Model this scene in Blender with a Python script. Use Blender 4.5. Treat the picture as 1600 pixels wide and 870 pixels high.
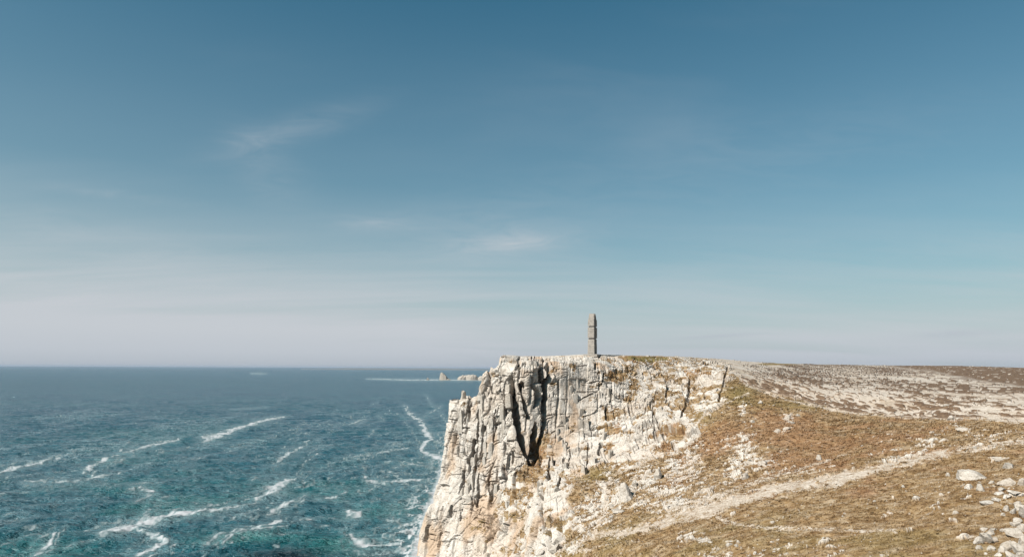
import bpy, math, random
import numpy as np
from mathutils import Vector

for o in list(bpy.data.objects):
    bpy.data.objects.remove(o, do_unlink=True)
S = bpy.context.scene
COL = S.collection
RAD = math.radians

# ------------------------------------------------------------------ camera
H = 62.0                      # height of the (drone) camera over the sea
F = 1067.0                    # focal length in photo pixels (1600 wide)
PX0, PY0 = 800.0, 574.0       # where the level view axis meets the picture
ROLL = RAD(0.25)
cam_d = bpy.data.cameras.new('camera')
cam = bpy.data.objects.new('camera', cam_d)
COL.objects.link(cam)
cam.location = (0, 0, H)
cam.rotation_euler = (RAD(90), -ROLL, 0)
cam_d.sensor_width = 36
cam_d.lens = 36 * F / 1600
cam_d.shift_y = (PY0 - 435) / 1600
cam_d.clip_start = 0.5
cam_d.clip_end = 200000
S.camera = cam

# ------------------------------------------------------------------ sky, sun, exposure
SUN_AZ = RAD(-127)            # from the view axis (+Y), clockwise positive: behind the left shoulder
SUN_EL = RAD(42)
S.view_settings.view_transform = 'Standard'
S.view_settings.look = 'None'
S.view_settings.gamma = 1
S.view_settings.exposure = 1.0
SKY_STRENGTH = 0.05

world = bpy.data.worlds.new('World')
S.world = world
world.use_nodes = True
wt = world.node_tree
for n in list(wt.nodes):
    wt.nodes.remove(n)

class NT:
    """small helper to write node trees compactly"""
    def __init__(s, tree): s.t = tree
    def n(s, typ, **kw):
        nd = s.t.nodes.new(typ)
        for k, v in kw.items():
            if k == 'i':
                for kk, vv in v.items():
                    if hasattr(vv, 'is_output') or isinstance(vv, bpy.types.NodeSocket): s.t.links.new(vv, nd.inputs[kk])
                    else: nd.inputs[kk].default_value = vv
            else: setattr(nd, k, v)
        return nd
    def math(s, op, a, b=0.0, c=None, clamp=False):
        nd = s.n('ShaderNodeMath', operation=op, use_clamp=clamp)
        for k, v in enumerate((a, b, c)):
            if v is None: continue
            if isinstance(v, bpy.types.NodeSocket): s.t.links.new(v, nd.inputs[k])
            else: nd.inputs[k].default_value = v
        return nd.outputs[0]
    def mix(s, fac, a, b, blend='MIX'):
        nd = s.n('ShaderNodeMix', data_type='RGBA', blend_type=blend)
        for k, v in ((0, fac), (6, a), (7, b)):
            if isinstance(v, bpy.types.NodeSocket): s.t.links.new(v, nd.inputs[k])
            elif k == 0: nd.inputs[0].default_value = v
            else: nd.inputs[k].default_value = (*v, 1)
        return nd.outputs[2]
    def noise(s, vec, scale, detail=4, rough=0.5, dist=0.0, lac=2.0):
        nd = s.n('ShaderNodeTexNoise', i={'Vector': vec, 'Scale': scale, 'Detail': detail, 'Roughness': rough, 'Distortion': dist, 'Lacunarity': lac})
        return nd.outputs[0]
    def ramp(s, fac, stops, interp='LINEAR'):
        nd = s.n('ShaderNodeValToRGB', i={'Fac': fac})
        nd.color_ramp.interpolation = interp
        e = nd.color_ramp.elements
        while len(e) < len(stops): e.new(0.5)
        for k, (p, c) in enumerate(stops):
            e[k].position = p
            e[k].color = (*c, 1) if len(c) == 3 else c
        return nd.outputs[0]
    def mapr(s, v, a, b, c=0.0, d=1.0, smooth=False):
        nd = s.n('ShaderNodeMapRange', i={0: v, 1: a, 2: b, 3: c, 4: d})
        if smooth: nd.interpolation_type = 'SMOOTHSTEP'
        return nd.outputs[0]

w = NT(wt)
sky = w.n('ShaderNodeTexSky', sky_type='NISHITA', sun_disc=False, sun_elevation=SUN_EL,
          sun_rotation=SUN_AZ, altitude=60, air_density=1.0, dust_density=1.6, ozone_density=2.2)
tc = w.n('ShaderNodeTexCoord').outputs['Generated']
sep = w.n('ShaderNodeSeparateXYZ', i={0: tc})
dx, dy, dz = sep.outputs
el = w.math('MAXIMUM', dz, 0.0)
# colour response of the faded, cool photograph
crv = w.n('ShaderNodeGamma', i={0: sky.outputs[0], 1: 1.0}).outputs[0]
SKYGAIN = (0.42, 0.90, 0.85)
grade = w.mix(1.0, crv, SKYGAIN, 'MULTIPLY')
# thin cirrus on a plane high above
h_ = w.math('ADD', el, 0.10)
cv = w.n('ShaderNodeCombineXYZ', i={0: w.math('DIVIDE', dx, h_), 1: w.math('DIVIDE', dy, h_), 2: 0.3}).outputs[0]
mp = w.n('ShaderNodeMapping', i={0: cv, 'Rotation': (0, 0, RAD(20)), 'Scale': (0.7, 1.5, 1)}).outputs[0]
c1 = w.noise(mp, 0.9, 7, 0.55, 0.6)
c2 = w.noise(cv, 0.35, 3, 0.5, 0.2)
cir = w.math('MULTIPLY', w.mapr(c1, 0.46, 0.80, 0, 1, True), w.mapr(c2, 0.40, 0.68, 0, 1, True))
# pale veil of thin haze, thick at the horizon and fading upwards, a little uneven
tuc = w.math('DIVIDE', dx, w.math('ADD', w.math('ABSOLUTE', dy), 0.25))
lift = w.mapr(tuc, -0.65, 0.25, 0.016, -0.004, True)
warpn = w.noise(w.n('ShaderNodeMapping', i={0: cv, 'Rotation': (0, 0, RAD(-24)), 'Scale': (0.5, 2.2, 1)}).outputs[0], 0.8, 6, 0.55, 0.5)
lowd = w.mapr(el, 0.02, 0.10, 0.0, 1.0)
el2 = w.math('SUBTRACT', el, w.math('MULTIPLY', w.math('MULTIPLY', lowd, w.mapr(el, 0.15, 0.27, 1.0, 0.15)), w.math('ADD', lift, w.mapr(warpn, 0.3, 0.7, -0.022, 0.024))))
vr = w.ramp(w.math('MAXIMUM', el2, 0.0), [(0.0, (1, 1, 1)), (0.03, (0.95,) * 3), (0.09, (0.68,) * 3), (0.16, (0.37,) * 3), (0.25, (0.15,) * 3), (0.34, (0.08,) * 3), (0.48, (0.0,) * 3)])
veil_n = w.noise(mp, 0.42, 6, 0.5, 0.35)
leftish = w.mapr(w.math('DIVIDE', dx, w.math('ADD', w.math('ABSOLUTE', dy), 0.25)), -0.7, 0.1, 0.30, 0.02, True)
vk = w.math('ADD', w.mapr(veil_n, 0.3, 0.7, 0.86, 1.12), leftish)
veil = w.math('MULTIPLY', w.math('MULTIPLY', vr, vk), 1.0, clamp=True)
dim = w.ramp(el, [(0.0, (4.5, 4.95, 5.5)), (0.02, (5.2, 5.6, 6.1)), (0.05, (5.6, 5.95, 6.35))])
skyv = w.mix(veil, grade, dim)
# a few separate wisps of cirrus: tangent coordinates, half sizes, slope, strength
dyp = w.math('MAXIMUM', dy, 0.05)
tu, tv_ = w.math('DIVIDE', dx, dyp), w.math('DIVIDE', dz, dyp)
wn = w.n('ShaderNodeCombineXYZ', i={0: w.math('MULTIPLY', tu, 9.0), 1: w.math('MULTIPLY', tv_, 40.0), 2: 0.0}).outputs[0]
wnoise = w.noise(wn, 1.0, 6, 0.6, 1.2)
wsum = 0.0
for cu, cv_, ru, rv, sl_, st_ in ((0.0, 0.182, 0.085, 0.014, 0.04, 0.38), (-0.03, 0.19, 0.16, 0.05, 0.1, 0.12), (-0.33, 0.345, 0.11, 0.022, 0.28, 0.16), (-0.20, 0.21, 0.06, 0.012, -0.02, 0.20),
                                  (-0.36, 0.28, 0.06, 0.05, -0.5, 0.10), (-0.58, 0.25, 0.10, 0.008, -0.12, 0.12), (-0.52, 0.16, 0.30, 0.035, -0.25, 0.16), (0.22, 0.13, 0.08, 0.012, 0.0, 0.14), (0.32, 0.30, 0.35, 0.06, 0.2, 0.06), (0.5, 0.17, 0.3, 0.03, 0.05, 0.08)):
    du = w.math('SUBTRACT', tu, cu)
    dv = w.math('SUBTRACT', w.math('SUBTRACT', tv_, cv_), w.math('MULTIPLY', du, sl_))
    q = w.math('ADD', w.math('POWER', w.math('ABSOLUTE', w.math('DIVIDE', du, ru)), 2.0), w.math('POWER', w.math('ABSOLUTE', w.math('DIVIDE', dv, rv)), 2.0))
    g_ = w.math('MULTIPLY', w.math('POWER', 2.718, w.math('MULTIPLY', q, -1.0)), st_)
    wsum = g_ if wsum == 0.0 else w.math('ADD', wsum, g_)
wsp = w.math('MULTIPLY', w.math('MULTIPLY', wsum, w.mapr(wnoise, 0.30, 0.68, 0.25, 1.5)), w.math('GREATER_THAN', dy, 0.06), clamp=True)
skyc = w.mix(w.math('ADD', wsp, w.math('MULTIPLY', cir, 0.14), clamp=True), skyv, (5.4, 5.8, 6.2))
for cu, cv_, ru, rv in ((0.30, 0.047, 0.055, 0.0028), (0.64, 0.052, 0.055, 0.005)):     # two thin greyer streaks low in the sky
    q = w.math('ADD', w.math('POWER', w.math('ABSOLUTE', w.math('DIVIDE', w.math('SUBTRACT', tu, cu), ru)), 2.0), w.math('POWER', w.math('ABSOLUTE', w.math('DIVIDE', w.math('SUBTRACT', w.math('SUBTRACT', tv_, cv_), w.math('MULTIPLY', w.math('SUBTRACT', tu, cu), 0.06)), rv)), 2.0))
    skyc = w.mix(w.math('MULTIPLY', w.math('POWER', 2.718, w.math('MULTIPLY', q, -1.0)), w.math('MULTIPLY', wnoise, 0.8)), skyc, (4.2, 4.7, 5.3))
bg = w.n('ShaderNodeBackground', i={0: skyc, 1: SKY_STRENGTH})
out = w.n('ShaderNodeOutputWorld', i={0: bg.outputs[0]})

sun_d = bpy.data.lights.new('sun', 'SUN')
sun_d.energy = 4.8
sun_d.angle = RAD(0.53)
sun_d.color = (1.0, 0.945, 0.87)
sun = bpy.data.objects.new('sun', sun_d)
COL.objects.link(sun)
sun_dir = Vector((math.sin(SUN_AZ) * math.cos(SUN_EL), math.cos(SUN_AZ) * math.cos(SUN_EL), math.sin(SUN_EL)))
sun.rotation_euler = sun_dir.to_track_quat('Z', 'Y').to_euler()
sun.location = (-100, -100, 200)

# ------------------------------------------------------------------ helpers
def P(px, py, Y):
    """picture point at distance Y -> world"""
    c, s = math.cos(ROLL), math.sin(ROLL)
    a = np.asarray(px, float) - PX0
    b = PY0 - np.asarray(py, float)
    Y = np.asarray(Y, float)
    return np.stack([(a * c - b * s) / F * Y, Y + 0 * a, H + (b * c + a * s) / F * Y], -1)

def proj(p):
    c, s = math.cos(ROLL), math.sin(ROLL)
    r = p[..., 0] / p[..., 1] * F
    u = (p[..., 2] - H) / p[..., 1] * F
    return PX0 + r * c + u * s, PY0 - (u * c - r * s)

def tag(o, label=None, cat=None, group=None, kind=None):
    if label: o['label'] = label
    if cat: o['category'] = cat
    if group: o['group'] = group
    if kind: o['kind'] = kind
    return o

def hsh(ix, iy, iz, seed):
    h = (ix.astype(np.int64) * 374761393 + iy.astype(np.int64) * 668265263 + iz.astype(np.int64) * 2147483647 + seed * 1274126177) & 0xFFFFFFFF
    h = ((h ^ (h >> 13)) * 1274126177) & 0xFFFFFFFF
    h = ((h ^ (h >> 16)) * 2246822519) & 0xFFFFFFFF
    h = (h ^ (h >> 15)) & 0xFFFFFFFF
    return h.astype(np.float64) / 4294967296.0

def vnoise(p, seed=0):
    i = np.floor(p).astype(np.int64)
    f = p - i
    f = f * f * f * (f * (f * 6 - 15) + 10)
    r = 0
    for a in (0, 1):
        wa = f[..., 0] if a else 1 - f[..., 0]
        for b in (0, 1):
            wb = wa * (f[..., 1] if b else 1 - f[..., 1])
            for c in (0, 1):
                r = r + wb * (f[..., 2] if c else 1 - f[..., 2]) * hsh(i[..., 0] + a, i[..., 1] + b, i[..., 2] + c, seed)
    return r * 2 - 1

def fbm(p, seed=0, octv=4, gain=0.5):
    t, a, n = 0, 1.0, 0
    for k in range(octv):
        t = t + a * vnoise(p * (2 ** k) + 17.3 * k, seed + k * 31)
        n += a
        a *= gain
    return t / n

def cells(p, seed=0, jit=0.85):
    """3D Voronoi: returns F1 centre, cell id, and distance to the cell border (rough)"""
    i = np.floor(p).astype(np.int64)
    d1 = np.full(p.shape[0], 9e9); d2 = d1.copy()
    c1 = np.zeros_like(p); c2 = np.zeros_like(p)
    idv = np.zeros(p.shape[0])
    for a in (-1, 0, 1):
        for b in (-1, 0, 1):
            for c in (-1, 0, 1):
                ii = i + np.array([a, b, c])
                o = np.stack([hsh(ii[:, 0], ii[:, 1], ii[:, 2], seed + 101 * k) for k in range(3)], -1)
                q = ii + 0.5 + (o - 0.5) * jit
                d = ((q - p) ** 2).sum(-1)
                m1 = d < d1
                m2 = (~m1) & (d < d2)
                d2 = np.where(m1, d1, np.where(m2, d, d2)); c2 = np.where(m1[:, None], c1, np.where(m2[:, None], q, c2))
                d1 = np.where(m1, d, d1); c1 = np.where(m1[:, None], q, c1)
                idv = np.where(m1, hsh(ii[:, 0], ii[:, 1], ii[:, 2], seed + 777), idv)
    sep_ = np.sqrt(((c2 - c1) ** 2).sum(-1)) + 1e-6
    return c1, idv, (d2 - d1) / (2 * sep_)

def sstep(a, b, x):
    t = np.clip((x - a) / (b - a), 0, 1)
    return t * t * (3 - 2 * t)

def seg_dist(px, py, pts, aspect=1.0):
    """distance to a polyline and interpolated extra value (width) of the nearest place"""
    best = np.full(px.shape, 1e9); wv = np.zeros(px.shape)
    for (x0, y0, w0), (x1, y1, w1) in zip(pts[:-1], pts[1:]):
        ex, ey = x1 - x0, (y1 - y0) * aspect
        t = np.clip(((px - x0) * ex + (py - y0) * aspect * ey) / (ex * ex + ey * ey + 1e-9), 0, 1)
        d = np.hypot(px - x0 - t * ex, (py - y0) * aspect - t * ey)
        m = d < best
        best = np.where(m, d, best); wv = np.where(m, w0 + (w1 - w0) * t, wv)
    return best, wv

def inpoly(px, py, poly):
    r = np.zeros(px.shape, bool)
    n = len(poly)
    for k in range(n):
        x0, y0 = poly[k]; x1, y1 = poly[(k + 1) % n]
        c = ((y0 > py) != (y1 > py)) & (px < (x1 - x0) * (py - y0) / (y1 - y0 + 1e-12) + x0)
        r ^= c
    return r

def poly_sd(px, py, poly):
    """signed distance in px, positive inside"""
    pts = [(x, y, 0) for x, y in poly] + [(poly[0][0], poly[0][1], 0)]
    d, _ = seg_dist(px, py, pts)
    return np.where(inpoly(px, py, poly), d, -d)

def grid_mesh(name, verts, faces, mat, attrs=None, smooth=False, parent=None):
    me = bpy.data.meshes.new(name)
    nv, nf = len(verts), len(faces)
    k = faces.shape[1]
    me.vertices.add(nv); me.vertices.foreach_set('co', verts.astype(np.float32).ravel())
    me.loops.add(nf * k); me.loops.foreach_set('vertex_index', faces.astype(np.int32).ravel())
    me.polygons.add(nf)
    me.polygons.foreach_set('loop_start', np.arange(0, nf * k, k, dtype=np.int32))
    me.polygons.foreach_set('loop_total', np.full(nf, k, np.int32))
    me.polygons.foreach_set('use_smooth', np.full(nf, smooth, bool))
    me.update(calc_edges=True)
    me.validate()
    for an, av in (attrs or {}).items():
        at = me.attributes.new(an, 'FLOAT', 'POINT')
        at.data.foreach_set('value', av.astype(np.float32))
    me.materials.append(mat)
    ob = bpy.data.objects.new(name, me)
    COL.objects.link(ob)
    if parent: ob.parent = parent
    return ob

def submesh(name, V, faces, mat, attrs, smooth=False):
    used = np.unique(faces)
    remap = np.zeros(len(V), np.int64); remap[used] = np.arange(len(used))
    return grid_mesh(name, V[used], remap[faces], mat, {k: v[used] for k, v in attrs.items()}, smooth)

def newmat(name):
    m = bpy.data.materials.new(name); m.use_nodes = True
    for n in list(m.node_tree.nodes): m.node_tree.nodes.remove(n)
    return m, NT(m.node_tree)

# ------------------------------------------------------------------ materials
ALB = 0.69                    # overall reflectance of the dry ground and stone
def rock_colour(t, pos):
    big = t.noise(pos, 0.06, 3, 0.5)
    mid = t.noise(pos, 0.45, 5, 0.6, 0.4)
    fine = t.noise(pos, 2.6, 4, 0.65)
    c = t.ramp(mid, [(0.25, (0.36, 0.315, 0.265)), (0.40, (0.505, 0.455, 0.40)), (0.58, (0.60, 0.555, 0.505))])
    warm = t.mapr(t.math('ADD', big, t.math('MULTIPLY', fine, 0.3)), 0.60, 0.82, 0, 0.4, True)
    c = t.mix(warm, c, (0.47, 0.365, 0.275))
    grey = t.mapr(t.noise(pos, 1.3, 5, 0.7), 0.56, 0.72, 0, 0.5, True)
    c = t.mix(grey, c, (0.27, 0.225, 0.185))
    vein = t.mapr(t.math('ABSOLUTE', t.math('SUBTRACT', t.noise(pos, 0.9, 4, 0.6, 0.5), 0.5)), 0.0, 0.018, 0.75, 0.0)
    c = t.mix(vein, c, (0.15, 0.105, 0.075))
    return c, fine

def make_rock(name):
    m, t = newmat(name)
    pos = t.n('ShaderNodeNewGeometry').outputs['Position']
    c, fine = rock_colour(t, pos)
    rndv = t.n('ShaderNodeObjectInfo').outputs['Random']
    c = t.mix(t.mapr(rndv, 0.0, 1.0, 0.0, 0.55), c, (0.34, 0.30, 0.255))
    lich = t.mapr(t.noise(pos, 3.0, 5, 0.7), 0.50, 0.62, 0, 0.6)
    c = t.mix(lich, c, (0.22, 0.185, 0.14))
    c = t.mix(1.0, c, (ALB,) * 3, 'MULTIPLY')
    bp = t.n('ShaderNodeBump', i={'Strength': 0.6, 'Distance': 0.25, 'Height': t.noise(pos, 2.0, 5, 0.7)})
    b = t.n('ShaderNodeBsdfPrincipled', i={'Base Color': c, 'Roughness': 0.85, 'Specular IOR Level': 0.25, 'Normal': bp.outputs[0]})
    t.n('ShaderNodeOutputMaterial', i={0: b.outputs[0]})
    return m

def make_terrain():
    m, t = newmat('headland_ground')
    pos = t.n('ShaderNodeNewGeometry').outputs['Position']
    at = lambda n: t.n('ShaderNodeAttribute', attribute_name=n).outputs['Fac']
    rock, fine = rock_colour(t, pos)
    stain = at('stain')
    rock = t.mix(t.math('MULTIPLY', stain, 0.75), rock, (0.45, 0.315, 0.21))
    rock = t.mix(at('soil_shade'), rock, (0.085, 0.052, 0.034))  # brown of soil in the joints and of shade painted into the chasm slots
    # dry grass and low heather
    gb = t.noise(pos, 0.09, 4, 0.6, 0.5)
    gm = t.noise(pos, 0.8, 5, 0.65, 0.6)
    grass = t.ramp(gm, [(0.28, (0.09, 0.046, 0.018)), (0.42, (0.19, 0.112, 0.048)), (0.54, (0.27, 0.175, 0.085)), (0.68, (0.39, 0.29, 0.18))])
    blot = t.noise(t.n('ShaderNodeMapping', i={0: pos, 'Scale': (0.22, 0.5, 0.5)}).outputs[0], 1.0, 5, 0.65, 0.8)
    grass = t.mix(t.mapr(blot, 0.49, 0.66, 0, 0.75), grass, (0.42, 0.335, 0.24))
    grass = t.mix(t.mapr(blot, 0.46, 0.30, 0, 0.65), grass, (0.105, 0.058, 0.026))
    redd = t.mapr(t.math('ADD', gb, t.math('MULTIPLY', at('red'), 0.22)), 0.52, 0.72, 0, 0.48, True)
    grass = t.mix(redd, grass, t.mix(gm, (0.14, 0.058, 0.026), (0.38, 0.205, 0.105)))
    grass = t.mix(at('olive'), grass, t.mix(gm, (0.075, 0.055, 0.013), (0.29, 0.225, 0.085)))
    # pale trodden stone and scree
    pn = t.noise(pos, 2.2, 6, 0.75, 0.3)
    path = t.ramp(t.math('ADD', t.math('MULTIPLY', pn, 0.55), t.math('MULTIPLY', t.noise(pos, 0.55, 5, 0.7, 0.8), 0.45)), [(0.34, (0.16, 0.105, 0.062)), (0.46, (0.37, 0.295, 0.225)), (0.57, (0.57, 0.50, 0.43))])
    heath = t.ramp(gm, [(0.3, (0.065, 0.038, 0.023)), (0.55, (0.165, 0.105, 0.064)), (0.75, (0.26, 0.18, 0.115))])
    c = t.mix(at('grass'), rock, grass)
    c = t.mix(at('path'), c, path)
    c = t.mix(at('heath'), c, heath)
    c = t.mix(1.0, c, (ALB,) * 3, 'MULTIPLY')
    hgt = t.math('ADD', t.noise(pos, 1.6, 5, 0.7), t.math('MULTIPLY', fine, 0.5))
    bp = t.n('ShaderNodeBump', i={'Strength': 0.5, 'Distance': 0.2, 'Height': hgt})
    b = t.n('ShaderNodeBsdfPrincipled', i={'Base Color': c, 'Roughness': 0.9, 'Specular IOR Level': 0.2, 'Normal': bp.outputs[0]})
    t.n('ShaderNodeOutputMaterial', i={0: b.outputs[0]})
    return m

def make_water():
    m, t = newmat('sea_water')
    pos = t.n('ShaderNodeNewGeometry').outputs['Position']
    at = lambda n: t.n('ShaderNodeAttribute', attribute_name=n).outputs['Fac']
    cd = t.n('ShaderNodeCameraData').outputs['View Distance']
    big = t.noise(pos, 0.006, 4, 0.55, 0.4)
    c = t.mix(t.mapr(big, 0.35, 0.65), (0.004, 0.043, 0.070), (0.008, 0.058, 0.080))
    c = t.mix(at('shallow'), c, (0.008, 0.088, 0.084))
    c = t.mix(at('reef'), c, (0.003, 0.008, 0.012))
    c = t.mix(t.math('MULTIPLY', at('milk'), 0.7), c, (0.20, 0.27, 0.285))
    st = t.n('ShaderNodeMapping', i={0: pos, 'Rotation': (0, 0, RAD(14)), 'Scale': (0.42, 1.0, 1.0)}).outputs[0]
    h1 = t.noise(st, 0.55, 5, 0.62, 0.3)
    h2 = t.noise(st, 0.09, 6, 0.68, 0.3)
    b1 = t.n('ShaderNodeBump', i={'Strength': 0.65, 'Distance': 1.0, 'Height': h1})
    b2 = t.n('ShaderNodeBump', i={'Strength': 1.0, 'Distance': 9.0, 'Height': h2, 'Normal': b1.outputs[0]})
    b = t.n('ShaderNodeBsdfPrincipled', i={'Base Color': c, 'Roughness': 0.22, 'IOR': 1.33, 'Specular IOR Level': 0.34, 'Normal': b2.outputs[0]})
    t.n('ShaderNodeOutputMaterial', i={0: b.outputs[0]})
    return m

def make_foam():
    m, t = newmat('sea_foam_white')
    pos = t.n('ShaderNodeNewGeometry').outputs['Position']
    n1 = t.noise(pos, 0.7, 5, 0.7)
    th = t.n('ShaderNodeAttribute', attribute_name='thick').outputs['Fac']
    c = t.ramp(t.math('ADD', t.math('MULTIPLY', n1, 0.6), t.math('MULTIPLY', th, 0.55)), [(0.28, (0.035, 0.075, 0.085)), (0.50, (0.13, 0.17, 0.18)), (0.85, (0.31, 0.32, 0.335))])
    bp = t.n('ShaderNodeBump', i={'Strength': 0.5, 'Distance': 0.3, 'Height': n1})
    b = t.n('ShaderNodeBsdfPrincipled', i={'Base Color': c, 'Roughness': 0.9, 'Normal': bp.outputs[0]})
    t.n('ShaderNodeOutputMaterial', i={0: b.outputs[0]})
    return m

def plain(name, col, rough=0.9, nscale=3.0, var=0.25):
    m, t = newmat(name)
    pos = t.n('ShaderNodeNewGeometry').outputs['Position']
    n1 = t.noise(pos, nscale, 5, 0.65)
    c = t.mix(t.mapr(n1, 0.3, 0.7), tuple(x * (1 - var) for x in col), tuple(x * (1 + var) for x in col))
    b = t.n('ShaderNodeBsdfPrincipled', i={'Base Color': c, 'Roughness': rough, 'Specular IOR Level': 0.25})
    t.n('ShaderNodeOutputMaterial', i={0: b.outputs[0]})
    return m

M_ROCK = make_rock('white_quartzite')
M_TERR = make_terrain()
M_SEA = make_water()
M_FOAM = make_foam()

# ------------------------------------------------------------------ HEADLAND: a control net of world points
# each column: rows (px, py, Y) from below the frame up to the skyline
NET = [
 # hidden back side of the buttress is added below
 [(622,1000,206),(648,870,222),(662,812,224),(682,765,226),(692,710,229),(700,662,231),(702,640,232),(702,630,233),(704,626,238)],
 [(670,1000,196),(690,870,214),(700,812,218),(706,765,221),(713,710,224),(716,662,226),(717,640,228),(718,628,230),(719,624,238)],
 [(700,1000,186),(722,870,208),(728,812,214),(732,765,218),(735,710,222),(736,665,224),(736,640,226),(737,625,228),(738,620,236)],
 [(715,1000,182),(738,870,205),(743,812,212),(746,765,217),(748,710,221),(748,660,223),(748,632,225),(749,616,227),(750,611,236)],
 [(730,1000,178),(748,870,203),(752,812,211),(754,765,216),(755,710,220),(755,655,222),(755,615,224),(755,590,227),(756,581,236)],
 [(750,1000,172),(768,870,199),(772,812,208),(776,765,214),(776,710,218),(776,655,220),(776,612,222),(775,584,225),(776,576,231)],
 [(760,1000,168),(782,870,195),(784,812,205),(786,765,211),(785,710,216),(784,655,219),(783,612,222),(781,575,226),(782,557,236)],
 [(775,1000,162),(800,870,188),(800,812,199),(802,765,208),(803,715,214),(800,655,217.5),(797,612,220.5),(799,572,224),(803,556,246)],
 [(782,1000,160),(812,870,184),(812,812,195),(814,770,205),(815,728,213),(808,660,218),(805,615,220.5),(808,570,223.5),(815,557,254)],
 [(790,1000,156),(822,870,180),(822,812,192),(825,770,203),(829,730,213),(825,665,219),(822,620,220.5),(826,568,224),(828,557,258)],
 [(800,1000,150),(830,870,176),(830,812,187),(836,765,203),(843,712,214.5),(846,660,222),(846,615,225),(845,567,226.5),(846,557,262)],
 [(815,1000,145),(845,870,170),(838,812,181),(845,755,197),(854,704,216),(858,660,223.5),(860,612,226),(860,567,228),(862,556.5,264)],
 [(840,1000,138),(865,870,163),(862,812,177),(868,752,194),(875,702,217.5),(880,660,224.5),(882,612,227.5),(883,566,230.5),(884,556,262)],
 [(880,1000,128),(900,870,152),(895,812,170),(900,752,192),(905,700,217),(905,660,226),(906,612,230),(908,563,234),(908,554.5,258)],
 [(930,1000,115),(940,870,138),(938,812,163),(940,752,188),(940,705,213),(941,658,226),(941,612,232),(940,568,237.5),(940,554,262)],
 [(1000,1000,100),(1000,870,122),(998,812,148),(1000,752,177),(1000,705,202),(1000,655,222),(1000,612,236),(1000,576,249),(1000,555,268)],
 [(1075,1000,90),(1070,870,111),(1070,812,134),(1070,755,163),(1070,705,192),(1070,655,216),(1070,612,236),(1070,578,256),(1070,557,295)],
 [(1140,1000,84),(1130,870,103),(1130,812,125),(1130,757,151),(1130,705,179),(1130,650,207),(1131,610,226),(1132,581,250),(1130,561,335)],
 [(1210,1000,78),(1200,870,96),(1200,812,116),(1200,757,141),(1200,706,169),(1200,655,198),(1200,617,222),(1200,590,256),(1200,567,400)],
 [(1310,1000,71),(1300,870,88),(1300,812,107),(1300,757,130),(1300,710,155),(1300,672,179),(1300,639,203),(1300,602,250),(1300,570,520)],
 [(1430,1000,65),(1420,870,80),(1420,814,98),(1420,759,118),(1420,714,138),(1420,678,162),(1420,649,188),(1420,605,240),(1420,571.5,640)],
 [(1510,1000,62),(1500,870,76),(1500,815,91),(1500,760,109),(1500,716,128),(1500,681,149),(1500,654,173),(1500,610,225),(1500,572,600)],
 [(1610,1000,58),(1600,870,72),(1600,817,86),(1600,762,102),(1600,717,119),(1600,684,137),(1600,659,157),(1600,615,205),(1600,575,560)],
 [(1760,1000,54),(1750,870,66),(1750,817,79),(1750,764,93),(1750,720,107),(1750,690,122),(1750,665,142),(1750,620,190),(1750,579,520)],
 [(2500,1000,40),(2480,870,46),(2470,819,54),(2460,770,63),(2460,728,72),(2450,700,82),(2450,678,96),(2450,632,140),(2440,590,400)],
]
net = []
for ci, c in enumerate(NET):
    rows = [P(*p) for p in c]
    px8 = c[-1][0]
    low = rows[0].copy(); low[1] *= 0.86; low[0] *= 0.9; low[2] -= (24 if px8 < 900 else 10)
    rows = [low] + rows
    top = rows[-1]
    if px8 < 770:
        b1 = top + np.array([1.5, 14, -4.0]); b2 = top + np.array([4, 30, -30.0]); b3 = top + np.array([6, 40, 0]); b3[2] = -10
    elif px8 < 960:
        b1 = top + np.array([0, 35, 0.2]); b2 = top + np.array([0, 110, -7.0]); b3 = top + np.array([0, 135, 0]); b3[2] = -10
    else:
        b1 = top * np.array([1.25, 1.25, 1]) + np.array([0, 0, -1.5]); b2 = top * np.array([2.2, 2.2, 1]) + np.array([0, 0, -14]); b3 = top * np.array([2.4, 2.4, 0]) + np.array([0, 0, -10])
    net.append(rows + [b1, b2, b3])
# hidden seaward side, closing the buttress behind its left outline
first = net[0]
def behind(dx_, dy_, zf):
    r = []
    for k, p in enumerate(first):
        q = p.copy(); q[0] += dx_; q[1] += dy_; q[2] = min(p[2], p[2] * zf) if p[2] > 0 else p[2]
        r.append(q)
    return r
net = [behind(12, 44, 0.0), behind(6, 30, 0.8), behind(1.6, 12, 1.0)] + net
net = np.array(net)          # columns, rows, 3
NC, NR = net.shape[:2]

# sampling density: about half a rendered pixel where the camera sees it
cpx = np.array([1560, 720, 706] + [c[4][0] for c in NET], float)
ucount = []
for k in range(NC - 1):
    if k < 3: ucount.append((14, 26, 26)[k])
    else: ucount.append(int(max(4, abs(cpx[k + 1] - cpx[k]) / (0.78 if cpx[k + 1] < 1150 else 0.95))) if k < NC - 3 else (70, 50)[k - NC + 3])
vcount = [10, 60, 78, 70, 72, 70, 62, 52, 56, 14, 12, 6]
assert len(vcount) == NR - 1, (len(vcount), NR)
us = np.concatenate([k + np.arange(n) / n for k, n in enumerate(ucount)] + [[NC - 1.0]])
vs = np.concatenate([k + np.arange(n) / n for k, n in enumerate(vcount)] + [[NR - 1.0]])

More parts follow.
